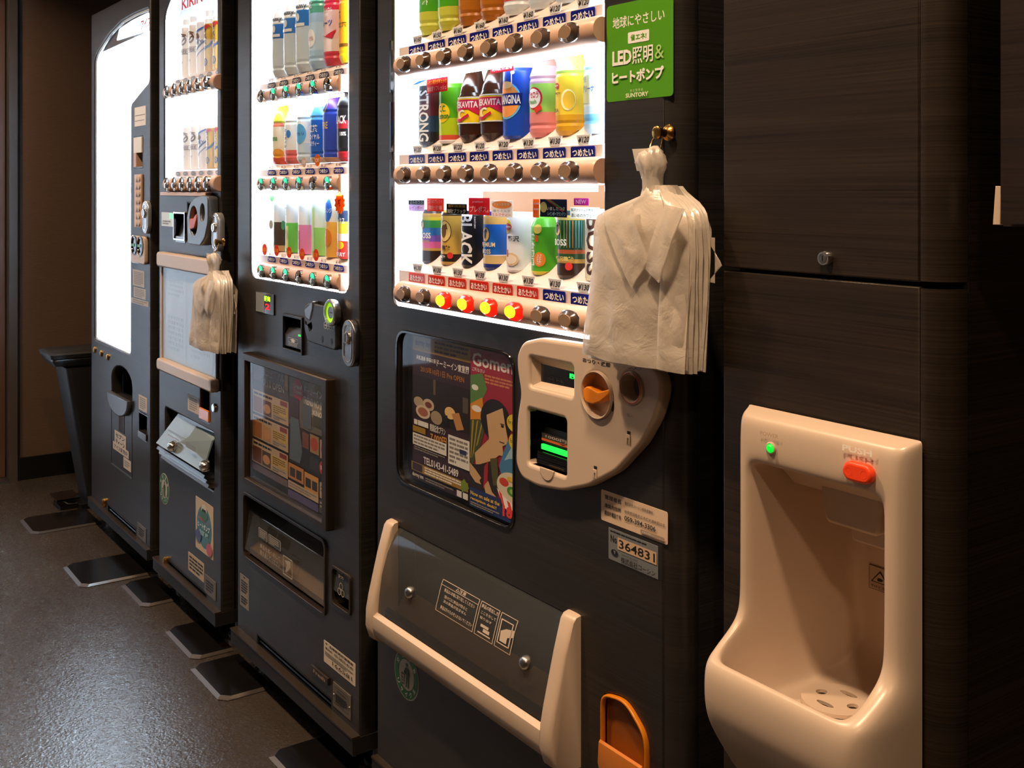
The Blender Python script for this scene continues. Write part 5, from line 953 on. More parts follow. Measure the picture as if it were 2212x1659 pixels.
prints(f2, 'flap_lettering', (dx0+.12, dx1-.05, zm+.03, zt-.03), -.0285, [('l', .0, .1, .6, .3, 2, K('#8fa0aa')), ('l', .0, .5, .5, .6, 1, K('#b89aa0')), ('r', .62, .3, .95, .7, K('#8f9ea6'))])
for k in range(3):
    z = dz0+.045-k*.014
    MB().xprism([(-.024+.006*k, z), (-.028+.006*k, z-.008), (.03, z-.016), (.03, z-.008)], dx0+.004, dx1-.004, M_clear if k < 2 else mat('mauve_rail', '#5a4a4a', .35)).build('outlet_rail', m2, smooth=0)
recycle(m2, 355.5, 1056, 23, 66)
mb = sticker(m2, 'eco_sticker', (X(423), X(461), Z(423, 1181), Z(423, 1070)), 0, mat('cream_paper', '#cdbda4', .5), [('e', .5, .5, .42, .4, K('#3a7a8a')), ('e', .5, .2, .16, .14, K('#d8d0c0')), ('e', .5, .27, .2, .1, K('#2a6a4a')), ('e', .45, .18, .05, .03, M_ink), ('e', .56, .18, .05, .03, M_ink), ('t', '環境に優しい', .2, .34, .8, .4, K('#d85a5a')), ('t', 'ヒートポンプ', .16, .43, .84, .54, W_, .03), ('t', '自販機', .26, .57, .76, .68, K('#a8d8e0'), .03), ('e', .2, .72, .16, .12, K('#3a4a7a')), ('e', .82, .84, .16, .12, K('#c04a60'))], .003)
sticker(m2, 'manager_label', (X(407), X(441), Z(407, 1230), Z(407, 1190)), 0, mat('label_cream', '#bfae98', .5), [('l', .08, .12, .95, .88, 4, M_ink)], .004)
rp = (X(443), X(467), Z(443, 1278), Z(443, 1238))
o = MB().plate([rrect(*rp, .001)], -.002, 0, _M['rating_plate_metal'], .0004).build('rating_plate', m2); prints(o, 'lettering', rp, -.0022, [('l', .16, .2, .82, .8, 4, M_ink)])
vents(m2, (vx0, vx1, vz0, vz1), 3)
MB().disc(X(361), Z(361, 1213), [(.012, 0), (.012, -.008), (.008, -.012)], M_brass, .6, 1.3).build('vent_latch', m2)

# ------------------------------------------------------------------ white-lit machine at the end of the row
x0, x1 = X(197), X(325)
m1 = thing('vending_machine', ((x0+x1)/2, .35, 0), 'far vending machine with a tall glaring white window, beside the waste bin', 'vending machine')
wpx = [(204, 733), (281, 768), (282, 225), (305, 196), (322, 176), (322, 17), (290, 30), (262, 46), (235, 74), (210, 112), (204, 130)]
win = fillet(PL(wpx), .02)
fx0, fx1, fz0, fz1 = X(241), X(285), Z(241, 850), Z(241, 795)
rx0, rx1, rz0, rz1 = R(300, 890, 318, 953)
vx0, vx1, vz0, vz1 = X(233), X(293), Z(233, 1110), Z(233, 1090)
kx0, kx1, kz0, kz1 = R(291, 298, 308, 360)
arch = [(fx0, fz0), (fx1, fz0)]+[(fx0+(fx1-fx0)*(.5+.5*math.cos(math.radians(a))), fz1-.03+.05*math.sin(math.radians(a))) for a in range(0, 181, 20)]
MB().plate([[(x0, BOT), (x1, BOT), (x1, TOP), (x0, TOP)], win, arch, rrect(rx0, rx1, rz0, rz1, .01), [(vx0, vz0), (vx1, vz0), (vx1, vz1), (vx0, vz1)], [(kx0, kz0), (kx1, kz0), (kx1, kz1), (kx0, kz1)]], 0, .04, wood, .006).build('front_door', m1)
cabinet(m1, x0+.004, x1-.002, BOT, TOP-.004); feet(m1, x0, x1)
MB().box(x0+.05, x0+.28, .02, .3, TOP, TOP+.006, M_brass).build('top_strip', m1, 'thin gold strip', smooth=0)
wz0, wz1 = Z(204, 735), max(p[1] for p in win); wxa, wxb = min(p[0] for p in win), max(p[0] for p in win)
MB().liner(wxa, wxb, wz0-.01, wz1, .041, .3, M_white, .004, M_back1).build('display_case', m1, smooth=0)
inn = [(wxa+.5*(wxb-wxa)+(a-wxa-.5*(wxb-wxa))*.97, wz0+.5*(wz1-wz0)+(b-wz0-.5*(wz1-wz0))*.99) for a, b in win]
reveal(m1, win, .043, .004)
MB().ring(win, inn, .005, .012, M_steel).build('window_trim', m1)
MB().flat([win], .003, M_glass).build('display_pane', m1, smooth=0)
MB().box(wxa+.01, wxa+.03, .045, .08, wz0+.02, wz1-.25, mat('bright_tube', '#fff', emit=40, ecol='#e4f2ff')).build('light_strip', m1, smooth=0)
MB().box(X(262, .1), X(276, .1), .12, .2, wz0, wz1-.25, mat('pale_duct', '#dfe8ec', .4)).build('inner_duct', m1, smooth=0)
hz = Z(205, 112)
MB().plate([PL([(207, 118), (322, 66), (322, 20), (290, 33), (262, 50), (238, 76), (212, 112)], .012)], .014, .02, mat('header_grey', '#5c534d', .4), .001).build('window_header', m1)
MB().plate([fillet(PL([(252, 88), (321, 66), (321, 26), (285, 44), (258, 62)], .011), .01)], .010, .0138, mat('lit_header_sign', '#fff', emit=1.5, ecol='#f4f8ff', noise_amt=0), .001).build('lit_sign', m1)
MB().text('アイス', ink('#e05058'), X(298), X(319), Z(298, 64), Z(298, 44), .0095, bold=.02).build('sign_lettering', m1, smooth=0)
mw = mat('lit_white_label', '#f4f4f4', .5, noise_amt=0)
sticker(m1, 'price_display', R(291, 233, 315, 270), 0, mw, [('r', .05, .42, .95, .46, M_grey), ('r', .05, .7, .9, .73, M_grey)])
MB().liner(kx0, kx1, kz0, kz1, .0, .05, M_gloss, .002).build('card_slot', m1, smooth=0)
MB().box(kx0, kx1, -.004, .012, kz1-.05, kz1, mw).box(kx0, kx0+.03, -.004, .02, kz0, kz1-.05, M_tube).build('card_bezel', m1, smooth=0)
kp = R(291, 377, 306, 492, -.004)
o = MB().plate([rrect(*kp, .003)], -.006, 0, M_tube, .001).build('keypad', m1)
for i in range(7):
    for j in range(2):
        a = kp[0]+(kp[1]-kp[0])*(.42+.34*j); b = kp[3]-(kp[3]-kp[2])*(.08+.14*i); MB().disc(a, b, [(.011, -.006), (.010, -.010), (.006, -.011)], M_cream, n=14).build('key', o)
lockhandle(m1, 306, 433, 319, 506, _M['pale_steel'])
cp = R(285, 508, 315, 572, -.008); o = MB().plate([rrect(*cp, .012)], -.012, 0, M_cream, .003).build('coin_unit', m1)
w_ = cp[1]-cp[0]; h_ = cp[3]-cp[2]
for a, n in ((.28, 'return_knob'), (.72, 'coin_slot')): MB().disc(cp[0]+w_*a, cp[2]+h_*.66, [(w_*.2, -.012), (w_*.2, -.015), (w_*.15, -.016), (w_*.14, -.0125)], M_gloss).box(cp[0]+w_*(a-.1), cp[0]+w_*(a+.12), -.018, -.014, cp[2]+h_*.66-.004, cp[2]+h_*.66+.004, mat('mint_plastic', '#4a9a80', .3)).build(n, o)
for q, n in (((287, 581, 312, 622), 8), ((289, 619, 315, 648), 5), ((284, 642, 321, 664), 2)): sticker(m1, 'notice_sheet', R(q[0], q[1], q[2], q[3]), 0, mat('notice_paper', '#b8b2a8', .5), [('l', .1, .1, .9, .9, n, M_grey)])
for u, v in ((206, 755), (220, 763), (234, 771)): MB().disc(X(u), Z(u, v), [(.012, 0), (.012, -.004), (.008, -.007), (.003, -.008)], M_brass, n=16).build('rivet', m1)
MB().liner(fx0, fx1, fz0, fz1+.02, .041, .1, M_dark, .002).build('pickup_recess', m1, smooth=0)
hf = [(fx0+(fx1-fx0)*(.5+.5*math.cos(math.radians(a))), fz0+.055*math.sin(math.radians(a))) for a in range(180, 361, 20)]
MB().plate([[(fx1, fz0+.012), (fx0, fz0+.012)]+hf], -.016, 0, _M['grey_metallic_plastic'], .004).build('pickup_handle', m1)
ln_ = MB(); b0, b1, b2 = Z(241, 1000), fz0, .0
ln_.box(fx0-.003, fx0+.001, -.001, .001, b0, b1, M_ink).box(fx0-.003, fx1+.003, -.002, .001, b0-.003, b0+.001, M_steel).box(fx1-.001, fx1+.003, -.001, .001, b0, b1, M_ink).build('pickup_door_seam', m1, smooth=0)
MB().plate([rrect(X(257), X(269), Z(257, 930), Z(257, 882), .002)], -.001, 0, M_gloss, .0004).build('dark_window', m1)
sticker(m1, 'ice_label', (X(248), X(272), Z(248, 960), Z(248, 928)), 0, mat('label_white', '#cfc2b4', .5), [('t', 'セブン', .1, .1, .9, .42, M_ink, .03), ('t', 'ティーン', .1, .52, .9, .88, M_ink, .03)])
sticker(m1, 'ice_label', (X(245), X(279), Z(245, 968), Z(245, 952)), -.001, _M['label_white'], [('t', 'アイス販売中', .08, .2, .92, .8, M_ink)])
sticker(m1, 'small_tag', R(267, 986, 283, 1021), 0, _M['label_white'], [('l', .15, .2, .85, .8, 3, M_grey)])
sticker(m1, 'service_label', R(300, 851, 318, 893), 0, _M['label_white'], [('l', .15, .1, .85, .9, 6, M_grey)])
MB().liner(rx0, rx1, rz0, rz1, .0, .05, M_gloss, .002).build('return_cup', m1, smooth=0)
MB().box(rx0+.002, rx1-.002, -.004, .02, rz0, rz0+.02, M_steel).build('cup_lip', m1, smooth=0)
vents(m1, (vx0, vx1, vz0, vz1), 3)
MB().disc(X(228), Z(228, 1086), [(.012, 0), (.012, -.008), (.008, -.012)], M_brass, .6, 1.3).build('vent_latch', m1)
rp = (X(298), X(316), Z(298, 1158), Z(298, 1127))
o = MB().plate([rrect(*rp, .001)], -.002, 0, _M['rating_plate_metal'], .0004).build('rating_plate', m1); prints(o, 'lettering', rp, -.0022, [('l', .16, .2, .82, .8, 4, M_ink)])
kick(m1, x0, x1+.003, BOT+.03)
# ------------------------------------------------------------------ water cooler built into a panelled housing
x0, x1 = X(1562), X(2085, .03)
wc = thing('water_cooler', ((x0+x1)/2, .35, 0), 'tall wood panelled water cooler with a cream drinking alcove', 'water cooler')
xr = x1-.035; zse = Z(1560, 579)
ux0, ux1 = X(1586, -.03), X(1997, 0)
uzt = Z(1990, 972, -.01)
uzt = Z(1600, 881, -.03)
def front(z0, z1, name, holes=()):
    MB().plate([[(x0, z0), (xr, z0), (xr, z1), (x0, z1)], *holes], 0, .025, walnut, .0025).build(name, wc)
    q = [(xr, .0015), (xr, .025), (x1-.003, .035), (x1, .035)]+[(xr+.035*math.sin(math.radians(a)), .035-.035*math.cos(math.radians(a))) for a in range(80, 0, -8)]
    MB().prism(q, z0+.0015, z1-.0015, walnut).build(name.replace('panel', 'panel_corner'), wc)
front(zse+.0015, TOP, 'upper_panel')
front(BOT, zse-.0035, 'lower_panel', [[(ux0+.02, .55), (ux1-.02, .55), (ux1-.02, uzt-.03), (ux0+.02, uzt-.03)]])
MB().box(x0+.004, x0+.014, .027, .72, BOT, TOP, walnut).box(x0+.01, x1-.012, .028, .034, BOT, .55, M_dark).box(x0+.01, x1-.012, .028, .034, uzt-.02, TOP, M_dark).box(x0+.01, x1-.004, .71, .72, BOT, TOP, M_black).box(x0+.01, x1-.004, .03, .72, TOP-.012, TOP-.002, walnut).box(x0+.01, x1-.004, .03, .72, BOT, BOT+.012, M_black).build('housing', wc, smooth=0)
MB().box(x1-.012, x1, .0365, .72, BOT, TOP, walnut).build('side_panel', wc, smooth=0)
feet(wc, x0, x1)
lx, lz = X(1781, -.006), Z(1781, 558, -.006)
lk = MB().disc(lx, lz, [(.0085, 0), (.0088, -.006), (.0078, -.009), (.0060, -.0092), (.0058, -.0085)], M_chrome).disc(lx, lz, [(.0056, -.0086), (.005, -.0098)], M_steel).box(lx-.0006, lx+.0006, -.0102, -.0097, lz-.003, lz+.003, M_ink).build('panel_lock', wc)
# cream alcove: front skin with a bulging basin, grown inward round the opening
FW = .020
ztop = Z(1610, 990, -.028); zrim = .622
pr_ = [(uzt, -.004), (uzt-.006, -.026), (uzt-.020, -.031), (ztop, -.031), (ztop-.03, -.031), (.86, -.031), (.745, -.031), (.712, -.033), (.695, -.050), (.672, -.092)]+[(.661, -.101), (.636, -.103), (.604, -.100), (.576, -.084), (.54, -.058), (.51, -.035), (.50, -.004)]
iz0, iz1 = 3, 9                      # opening runs from profile row 3 (top) to row 9 (rim)
xa, xb = ux0, ux1
xs_ = [xa, xa+.006, xa+FW, xa+FW+.03, (xa+xb)/2, xb-.030-.03, xb-.030, xb-.008, xb]
ix0, ix1 = 2, 6
bm = bmesh.new(); g = {}
for i, (z, y) in enumerate(pr_):
    for j, x in enumerate(xs_):
        yy = y
        if j in (0, len(xs_)-1): yy = -.004
        if i >= 8 and j in (1, len(xs_)-2): yy = -.03+(y+.03)*.86 if y < -.03 else y
        if i >= 8 and j in (2, len(xs_)-3): yy = y
        g[i, j] = bm.verts.new((x, yy, z))
for i in range(len(pr_)-1):
    for j in range(len(xs_)-1):
        if iz0 <= i < iz1 and ix0 <= j < ix1: continue
        bm.faces.new([g[i, j], g[i+1, j], g[i+1, j+1], g[i, j+1]])
loop = [(iz0, j) for j in range(ix0, ix1)]+[(i, ix1) for i in range(iz0, iz1)]+[(iz1, j) for j in range(ix1, ix0, -1)]+[(i, ix0) for i in range(iz1, iz0, -1)]
zf = .611; YB = .150
prev = [g[k] for k in loop]
def grow(fn):
    global prev
    new = [bm.verts.new(fn(k, g[k].co)) for k in loop]; n = len(loop)
    for a in range(n):
        bm.faces.new([prev[a], prev[(a+1) % n], new[(a+1) % n], new[a]])
    prev = new; return new
def ins(k, c, d):
    x = c.x+(d if k[1] == ix0 else -d if k[1] == ix1 else 0)
    return x
grow(lambda k, c: (ins(k, c, .003), c.y+.008, c.z-(.006 if k[0] == iz1 else 0)-(.003 if k[0] == iz0 else 0)))
grow(lambda k, c: (ins(k, c, .005), c.y+.022, zf+.004 if k[0] == iz1 else (c.z if k[0] != iz1-1 else c.z-.01)))
grow(lambda k, c: (ins(k, c, .010), .05 if k[0] < iz1 else -.06, zf if k[0] == iz1 else (c.z if k[0] != iz1-1 else .668)))
grow(lambda k, c: (ins(k, c, .018), YB-.02 if k[0] < iz1 else .04, zf if k[0] == iz1 else (c.z if k[0] != iz1-1 else .655)))
n4 = grow(lambda k, c: (ins(k, c, .030), YB, zf+.012 if k[0] == iz1 else (c.z if k[0] != iz1-1 else .67)))
# back wall as a grid between the grown rows
key = {k: v for k, v in zip(loop, n4)}
for i in range(iz0, iz1+1):
    for j in range(ix0, ix1+1):
        if (i, j) not in key:
            a, b = key[i, ix0], key[i, ix1]; t = (xs_[j]-xs_[ix0])/(xs_[ix1]-xs_[ix0])
            key[i, j] = bm.verts.new((a.co.x+(b.co.x-a.co.x)*t, YB, a.co.z))
for i in range(iz0, iz1):
    for j in range(ix0, ix1): bm.faces.new([key[i, j], key[i+1, j], key[i+1, j+1], key[i, j+1]])
bmesh.ops.recalc_face_normals(bm, faces=bm.faces)
me = bpy.data.meshes.new('alcove'); o0 = Vector(((xa+xb)/2, -.03, .8))
bmesh.ops.translate(bm, verts=bm.verts, vec=-o0); bm.to_mesh(me); bm.free()
al = bpy.data.objects.new('drinking_alcove', me); COL.objects.link(al); ORG[al.name] = o0; al.parent = wc; al.location = o0-ORG[wc.name]
al['label'] = 'cream moulded alcove with basin'
me.materials.append(M_cream); me.polygons.foreach_set('use_smooth', [True]*len(me.polygons))
sd = al.modifiers.new('subsurf', 'SUBSURF'); sd.levels = 3; sd.render_levels = 3
# hood and nozzle
hx0, hx1 = xa+FW+.012, xb-.045; hzt = ztop+.004
MB().xprism([(.0, hzt), (.045, hzt-.042), (YB-.002, hzt-.060), (YB-.002, hzt)], hx0, hx1, M_cream).build('hood', al, smooth=0)
nx = (hx0+hx1)/2+.012
MB().plate([fillet([(nx-.050, hzt-.030), (nx+.040, hzt-.030), (nx+.034, hzt-.076), (nx-.042, hzt-.076)], .008)], .035, YB-.03, M_cream, .004).build('nozzle_block', al)
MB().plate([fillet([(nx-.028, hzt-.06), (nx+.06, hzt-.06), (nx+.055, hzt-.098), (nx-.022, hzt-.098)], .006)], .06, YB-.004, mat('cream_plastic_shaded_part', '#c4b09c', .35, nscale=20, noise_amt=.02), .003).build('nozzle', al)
# drain grate
gx, gy = 0, .037
gx = X(1808, gy)
rg = .042; gm = MB(); gz = zf+.0085
def zring(r0, r1, z0, z1, m, n=40):
    rs = [[(gx+r*math.cos(2*math.pi*k/n), gy+r*math.sin(2*math.pi*k/n), z) for k in range(n)] for r, z in ((r0, z0), (r0, z1), (r1, z1))]
    gm.rings(rs, m, False, False)
outl = ell(gx, gy, rg, rg, 40); lens = []
for cxo, cyo, rot in ((0, .022, 0), (0, -.022, 0), (-.023, 0, 1), (.023, 0, 1)):
    q = []
    for k in range(12):
        a = 2*math.pi*k/12; p = (.0125*math.cos(a), .0045*math.sin(a)*(1 if not rot else 1.5))
        if rot: p = (p[0]*.52, p[1]*1.1)
        q.append((gx+cxo+p[0], gy+cyo+p[1]))
    lens.append(q)
tri = tessellate_polygon([[Vector((a, b, 0)) for a, b in l] for l in [outl]+lens]); pts = [p for l in [outl]+lens for p in l]
gm.add([(a, b, gz) for a, b in pts], [tuple(t) if (lambda A, B, C_: (B[0]-A[0])*(C_[1]-A[1])-(B[1]-A[1])*(C_[0]-A[0]))(pts[t[0]], pts[t[1]], pts[t[2]]) > 0 else tuple(reversed(t)) for t in tri], M_cream)
gm.rings([[(a, b, gz) for a, b in outl], [(gx+(a-gx)*1.015, gy+(b-gy)*1.015, gz-.004) for a, b in outl]], M_cream, False, False)
for q in lens: gm.rings([[(a, b, gz) for a, b in q], [(a, b, gz-.004) for a, b in q]], M_cream, False, False)
gm.build('drain_grate', al, smooth=0)
MB().rings([[(gx+r*math.cos(2*math.pi*k/30), gy+r*math.sin(2*math.pi*k/30), z) for k in range(30)] for r, z in ((rg*.96, zf+.0014), (.001, zf+.0014))], M_dark, False, True).build('drain_cup', al, smooth=0)
# lamp, button, lettering
px_, pz_ = X(1665, -.032), Z(1665, 968, -.032)
MB().disc(px_, pz_, [(.0075, -.029), (.0075, -.0325), (.0060, -.0335), (.0055, -.0315)], M_cream).disc(px_, pz_, [(.0052, -.0315), (.0050, -.034), (.003, -.036)], mat('green_power_lamp', '#08c838', emit=1.2, ecol='#04d030', noise_amt=0)).build('power_lamp', al, 'glowing green power lamp')
bx_, bz_ = X(1854, -.036), Z(1854, 1021, -.036)
mred = mat('orange_red_rubber', '#ff4a20', .35, noise_amt=.02)
MB().plate([rrect(bx_-.0195, bx_+.0195, bz_-.0108, bz_+.0108, .0106, 8)], -.040, -.029, mred, .0035, 3).disc(bx_-.010, bz_, [(.0042, -.0402), (.0030, -.0396)], mred, n=14).disc(bx_+.010, bz_, [(.0042, -.0402), (.0030, -.0396)], mred, n=14).build('push_button', al, 'orange-red push button')
wl = mat('pale_lettering', '#fff8ee', .5, noise_amt=0); fl2 = mat('faint_lettering', '#b89a80', .5, noise_amt=0)
lt = MB(); lt.text('PUSH', wl, X(1822, -.032), X(1886, -.032), Z(1886, 999, -.032)+.006, Z(1822, 964, -.032)+.003, -.0342, bold=.03); lt.build('push_lettering', al, smooth=0); lt = MB()
lt.text('POWER', fl2, X(1645, -.032), X(1684, -.032), Z(1684, 948, -.032), Z(1645, 930, -.032), -.0342, bold=0).build('power_lettering', al, smooth=0)
yb = YB-.001; wr = (X(1878, yb), X(1975, yb), Z(1905, 1278, yb), Z(1878, 1218, yb))
sw = sticker(al, 'scald_warning_label', wr, yb, mat('tan_label', '#bba790', .5), [('o', .0, .0, 1, 1, M_ink, .0005), ('r', .52, 0, .53, 1, M_ink), ('p', [(.26, .14), (.47, .68), (.05, .68)], M_ink), ('p', [(.26, .22), (.43, .64), (.09, .64)], _M['tan_label']), ('e', .26, .52, .06, .07, M_ink), ('p', [(.2, .56), (.34, .48), (.34, .52), (.22, .6)], M_ink), ('t', 'やけど注意', .06, .76, .46, .9, M_ink), ('l', .58, .12, .96, .9, 5, M_ink)], .0005)

# ------------------------------------------------------------------ dark box on the wall side with a cream wedge
hbx0 = X(2167, .0); hbz = Zf(489, hbx0, 0)
hb = thing('wall_box', (hbx0+.2, .15, hbz), 'plain dark box hung high beside the water cooler', 'box')
MB().box(hbx0, hbx0+.42, 0, .3, hbz, TOP-.1, walnut).build('box_body', hb, smooth=0)
MB().box(hbx0+.008, hbx0+.42, -.018, -.001, hbz+.003, TOP-.1, woodmat('dark_box_door', '#16110f', '#2a211c')).build('box_door', hb, smooth=0)
wz_ = [Zf(402, X(2155, -.004), -.004), Zf(486, X(2155, -.004), -.004)]; wxr = hbx0-.0005
MB().plate([[(X(2144, -.004), wz_[1]), (wxr, wz_[1]-.0), (wxr, wz_[0]), (X(2150, -.004), wz_[0])]], -.004, .03, M_cream, .0008).build('cream_wedge', hb, 'small cream wedge')

# ------------------------------------------------------------------ hooks and bags
def plasticmat():
    m = bpy.data.materials.new('thin_white_film'); m.use_nodes = True; nt = m.node_tree; nt.nodes.clear(); L = nt.links.new
    out = nt.nodes.new('ShaderNodeOutputMaterial'); d = nt.nodes.new('ShaderNodeBsdfDiffuse'); d.inputs[0].default_value = lin('#efe6da')
    t = nt.nodes.new('ShaderNodeBsdfTranslucent'); t.inputs[0].default_value = lin('#efe6da'); g = nt.nodes.new('ShaderNodeBsdfGlossy'); g.inputs['Roughness'].default_value = .28
    tr = nt.nodes.new('ShaderNodeBsdfTransparent')
    a = nt.nodes.new('ShaderNodeMixShader'); a.inputs[0].default_value = .35; L(d.outputs[0], a.inputs[1]); L(t.outputs[0], a.inputs[2])
    b = nt.nodes.new('ShaderNodeMixShader'); b.inputs[0].default_value = .12; L(a.outputs[0], b.inputs[1]); L(g.outputs[0], b.inputs[2])
    c = nt.nodes.new('ShaderNodeMixShader'); c.inputs[0].default_value = .16; L(b.outputs[0], c.inputs[1]); L(tr.outputs[0], c.inputs[2]); L(c.outputs[0], out.inputs[0])
    tc = nt.nodes.new('ShaderNodeTexCoord'); n = nt.nodes.new('ShaderNodeTexNoise'); n.inputs['Scale'].default_value = 28; n.inputs['Detail'].default_value = 6; n.inputs['Distortion'].default_value = 1.2
    bp = nt.nodes.new('ShaderNodeBump'); bp.inputs['Strength'].default_value = .5; bp.inputs['Distance'].default_value = .004
    L(tc.outputs['Object'], n.inputs['Vector']); L(n.outputs['Fac'], bp.inputs['Height'])
    for s in (d, t, g): L(bp.outputs[0], s.inputs['Normal'])
    return m
film = plasticmat()
def pw(t, pts):
    for (a, b), (c, d) in zip(pts, pts[1:]):
        if t <= c: return b+(d-b)*(t-a)/max(c-a, 1e-6)
    return pts[-1][1]
def sheet(name, parent, Lf, Rt, yf, rows=34, cols=16, thick=.003, seed=0, wr=.004, rim=False):
    """pillow of film: Lf/Rt = [(z, x)] from the top down, yf(tx, tz) its distance from the door"""
    za, zb = Lf[0][0], Lf[-1][0]; mb = MB(); F_ = []; B_ = []
    L2 = [((za-z)/(za-zb), x) for z, x in Lf]; R2 = [((za-z)/(za-zb), x) for z, x in Rt]
    for i in range(rows+1):
        t = i/rows; z = za+(zb-za)*t; xl, xr = pw(t, L2), pw(t, R2)
        for j in range(cols+1):
            s = j/cols; x = xl+(xr-xl)*s
            n = noise.noise(Vector((x*22+seed*7, z*13, seed*3.1)))*wr*2+noise.noise(Vector((x*70+z*30, z*45+seed, seed)))*wr*.5
            e = min(1, min(s, 1-s)*7)*min(1, min(t+.02, 1-t)*12+.15)
            zz = z+(noise.noise(Vector((x*18, seed, 5)))*.006 if i == rows else 0)
            y = yf(s, t)+n*(.3+.7*e); F_.append((x, y-thick*e-.0002, zz)); B_.append((x, y+thick*e+.0002, zz))
    k = cols+1; fs = [(i*k+j, (i+1)*k+j, (i+1)*k+j+1, i*k+j+1) for i in range(rows) for j in range(cols)]
    mb.add(F_, fs, film); mb.add(B_, [tuple(reversed(f)) for f in fs], film)
    return mb.build(name, parent, smooth=60)
def hook(x, z, s=1.0):
    h = thing('magnet_hook', (x, -.01, z), 'brass coloured round hook holding the carrier bags', 'hook', 'round hooks holding carrier bags')
    MB().disc(x, z, [(.011*s, 0), (.012*s, -.004), (.010*s, -.008), (.006*s, -.011), (.006*s, -.018), (.009*s, -.021), (.009*s, -.026), (.006*s, -.028)], M_brass).build('hook_base', h)
    MB().tube([(x-.004*s, -.012, z+.002), (x-.012*s, -.022, z-.010*s), (x-.013*s, -.026, z-.020*s), (x-.002*s, -.028, z-.030*s), (x+.010*s, -.026, z-.020*s), (x+.008*s, -.022, z-.008*s), (x+.002*s, -.014, z+.002)], .0011*s, M_brass, 8).build('hook_ring', h)
    return h
def bagset(px, pz, label):
    """px, pz: scaling of the measured outline of the near bundle; origin = hook point"""
    B0 = Vector((X(1424, -.03), -.03, Z(1424, 322, -.03)))
    c = lambda u, v, y=-.05: (X(u, y), Z(u, v, y))
    root = thing('carrier_bags', tuple(B0), label, 'bag')
    T = lambda q: [(z, x) for x, z in q]
    L0 = T([c(1396, 400), c(1390, 425), c(1352, 440), c(1306, 462), c(1302, 500), c(1301, 560), c(1292, 640), c(1284, 700), c(1279, 765)])
    R0 = T([c(1428, 400), c(1434, 425), c(1452, 440), c(1462, 462), c(1464, 500), c(1462, 560), c(1460, 640), c(1456, 700), c(1452, 790)])
    # make both edges share the same heights
    zs = [z for z, _ in L0]; R0 = [(z, x) for z, (_, x) in zip(zs, R0)]
    for k in range(7):
        dy = -.062+k*.0085; dx = .0018*k
        l = [(z+.002*math.sin(k*2+z*9), x+dx+.002*math.sin(k*3)) for z, x in L0]; r = [(z, x+dx*1.6) for z, x in R0]
        l = [(z, x) for z, (_, x) in zip(zs, l)]
        l[-1] = (l[-1][0]+.004*math.sin(k*5), l[-1][1]); r[-1] = (l[-1][0], r[-1][1])
        sheet('bag_sheet', root, l, r, (lambda dy: lambda s, t: -.045+(dy+.045)*min(1, t*4+.1)-.016*math.sin(s*3.1)*min(1, t*2)*.6+.010*(s-.5))(dy), seed=k, wr=.0035)
    # folded straps hanging over the front
    def flap(pts, seed, nm='bag_strap'):
        A, B, C_, D_ = [Vector((*c(u, v, -.078), 0)) for u, v in pts]; mb = MB(); n = 10; V = []; V2 = []
        for i in range(n+1):
            for j in range(n+1):
                s, t = j/n, i/n; p = A.lerp(B, s).lerp(D_.lerp(C_, s), t)
                y = -.074-.006*math.sin(t*2.6)+noise.noise(Vector((p.x*60, p.y*50, seed)))*.003
                V.append((p.x, y-.0012, p.y)); V2.append((p.x, y+.0012, p.y))
        k = n+1; fs = [(i*k+j, (i+1)*k+j, (i+1)*k+j+1, i*k+j+1) for i in range(n) for j in range(n)]
        mb.add(V, fs, film); mb.add(V2, [tuple(reversed(f)) for f in fs], film); return mb.build(nm, root, smooth=60)
    flap([(1299, 468), (1360, 438), (1400, 560), (1364, 622)], 1)
    flap([(1432, 442), (1474, 452), (1424, 612), (1394, 582)], 2)
    # side gussets: stacked edges seen from the side
    for k in range(7):
        y0 = -.060+k*.0052; l = T([c(1424, 402), c(1432, 418), c(1440, 436), c(1446, 455), c(1446, 482), c(1444, 540), c(1441, 640), c(1438, 795)]); r = T([c(1430, 402), c(1446, 418), c(1472, 436), c(1490, 455), c(1500, 482), c(1503, 540), c(1500, 640), c(1494, 795)])
        zs2 = [z for z, _ in l]; r = [(z, x-.006+.0012*k+.0015*math.sin(k*2.3+z*14)) for z, (_, x) in zip(zs2, r)]; q = .003*math.sin(k*1.7); l[-1] = (zs2[-1]+q, l[-1][1]); r[-1] = (zs2[-1]+q, r[-1][1])
        sheet('gusset_edge', root, l, r, (lambda y0, k: lambda s, t: y0+.012*(1-min(1, t*5))-.004*math.cos(s*3)+.002*math.sin(t*5+k))(y0, k), rows=34, cols=8, seed=20+k, wr=.003, thick=.0028)
    # gathered neck
    mb = MB(); rg_ = []
    for i, (u, v, rx, ry) in enumerate([(1416, 445, .034, .010), (1413, 425, .018, .012), (1412, 405, .0135, .012), (1411, 380, .0135, .013), (1413, 362, .019, .016), (1410, 348, .022, .018), (1408, 334, .020, .016), (1414, 324, .012, .010), (1418, 318, .004, .004)]):
        x, z = c(u, v, -.04); rr = []
        for kk in range(28):
            a = 2*math.pi*kk/28; n = 1+.16*math.sin(a*7+i*1.3)+.12*noise.noise(Vector((a*2, i*.9, 3)))
            rr.append((x+rx*n*math.cos(a), -.042+ry*n*math.sin(a), z+.002*math.sin(a*5+i)))
        rg_.append(rr)
    mb.rings(rg_, film); mb.build('gathered_neck', root, smooth=80)
    a = c(1366, 326, -.05); sheet('loose_tip', root, [(c(1370, 322)[1], c(1368, 320)[0]), (c(1370, 370)[1], c(1378, 370)[0])], [(c(1370, 322)[1], c(1402, 320)[0]), (c(1370, 370)[1], c(1404, 370)[0])], lambda s, t: -.052, rows=8, cols=6, seed=9, wr=.002, thick=.0008)
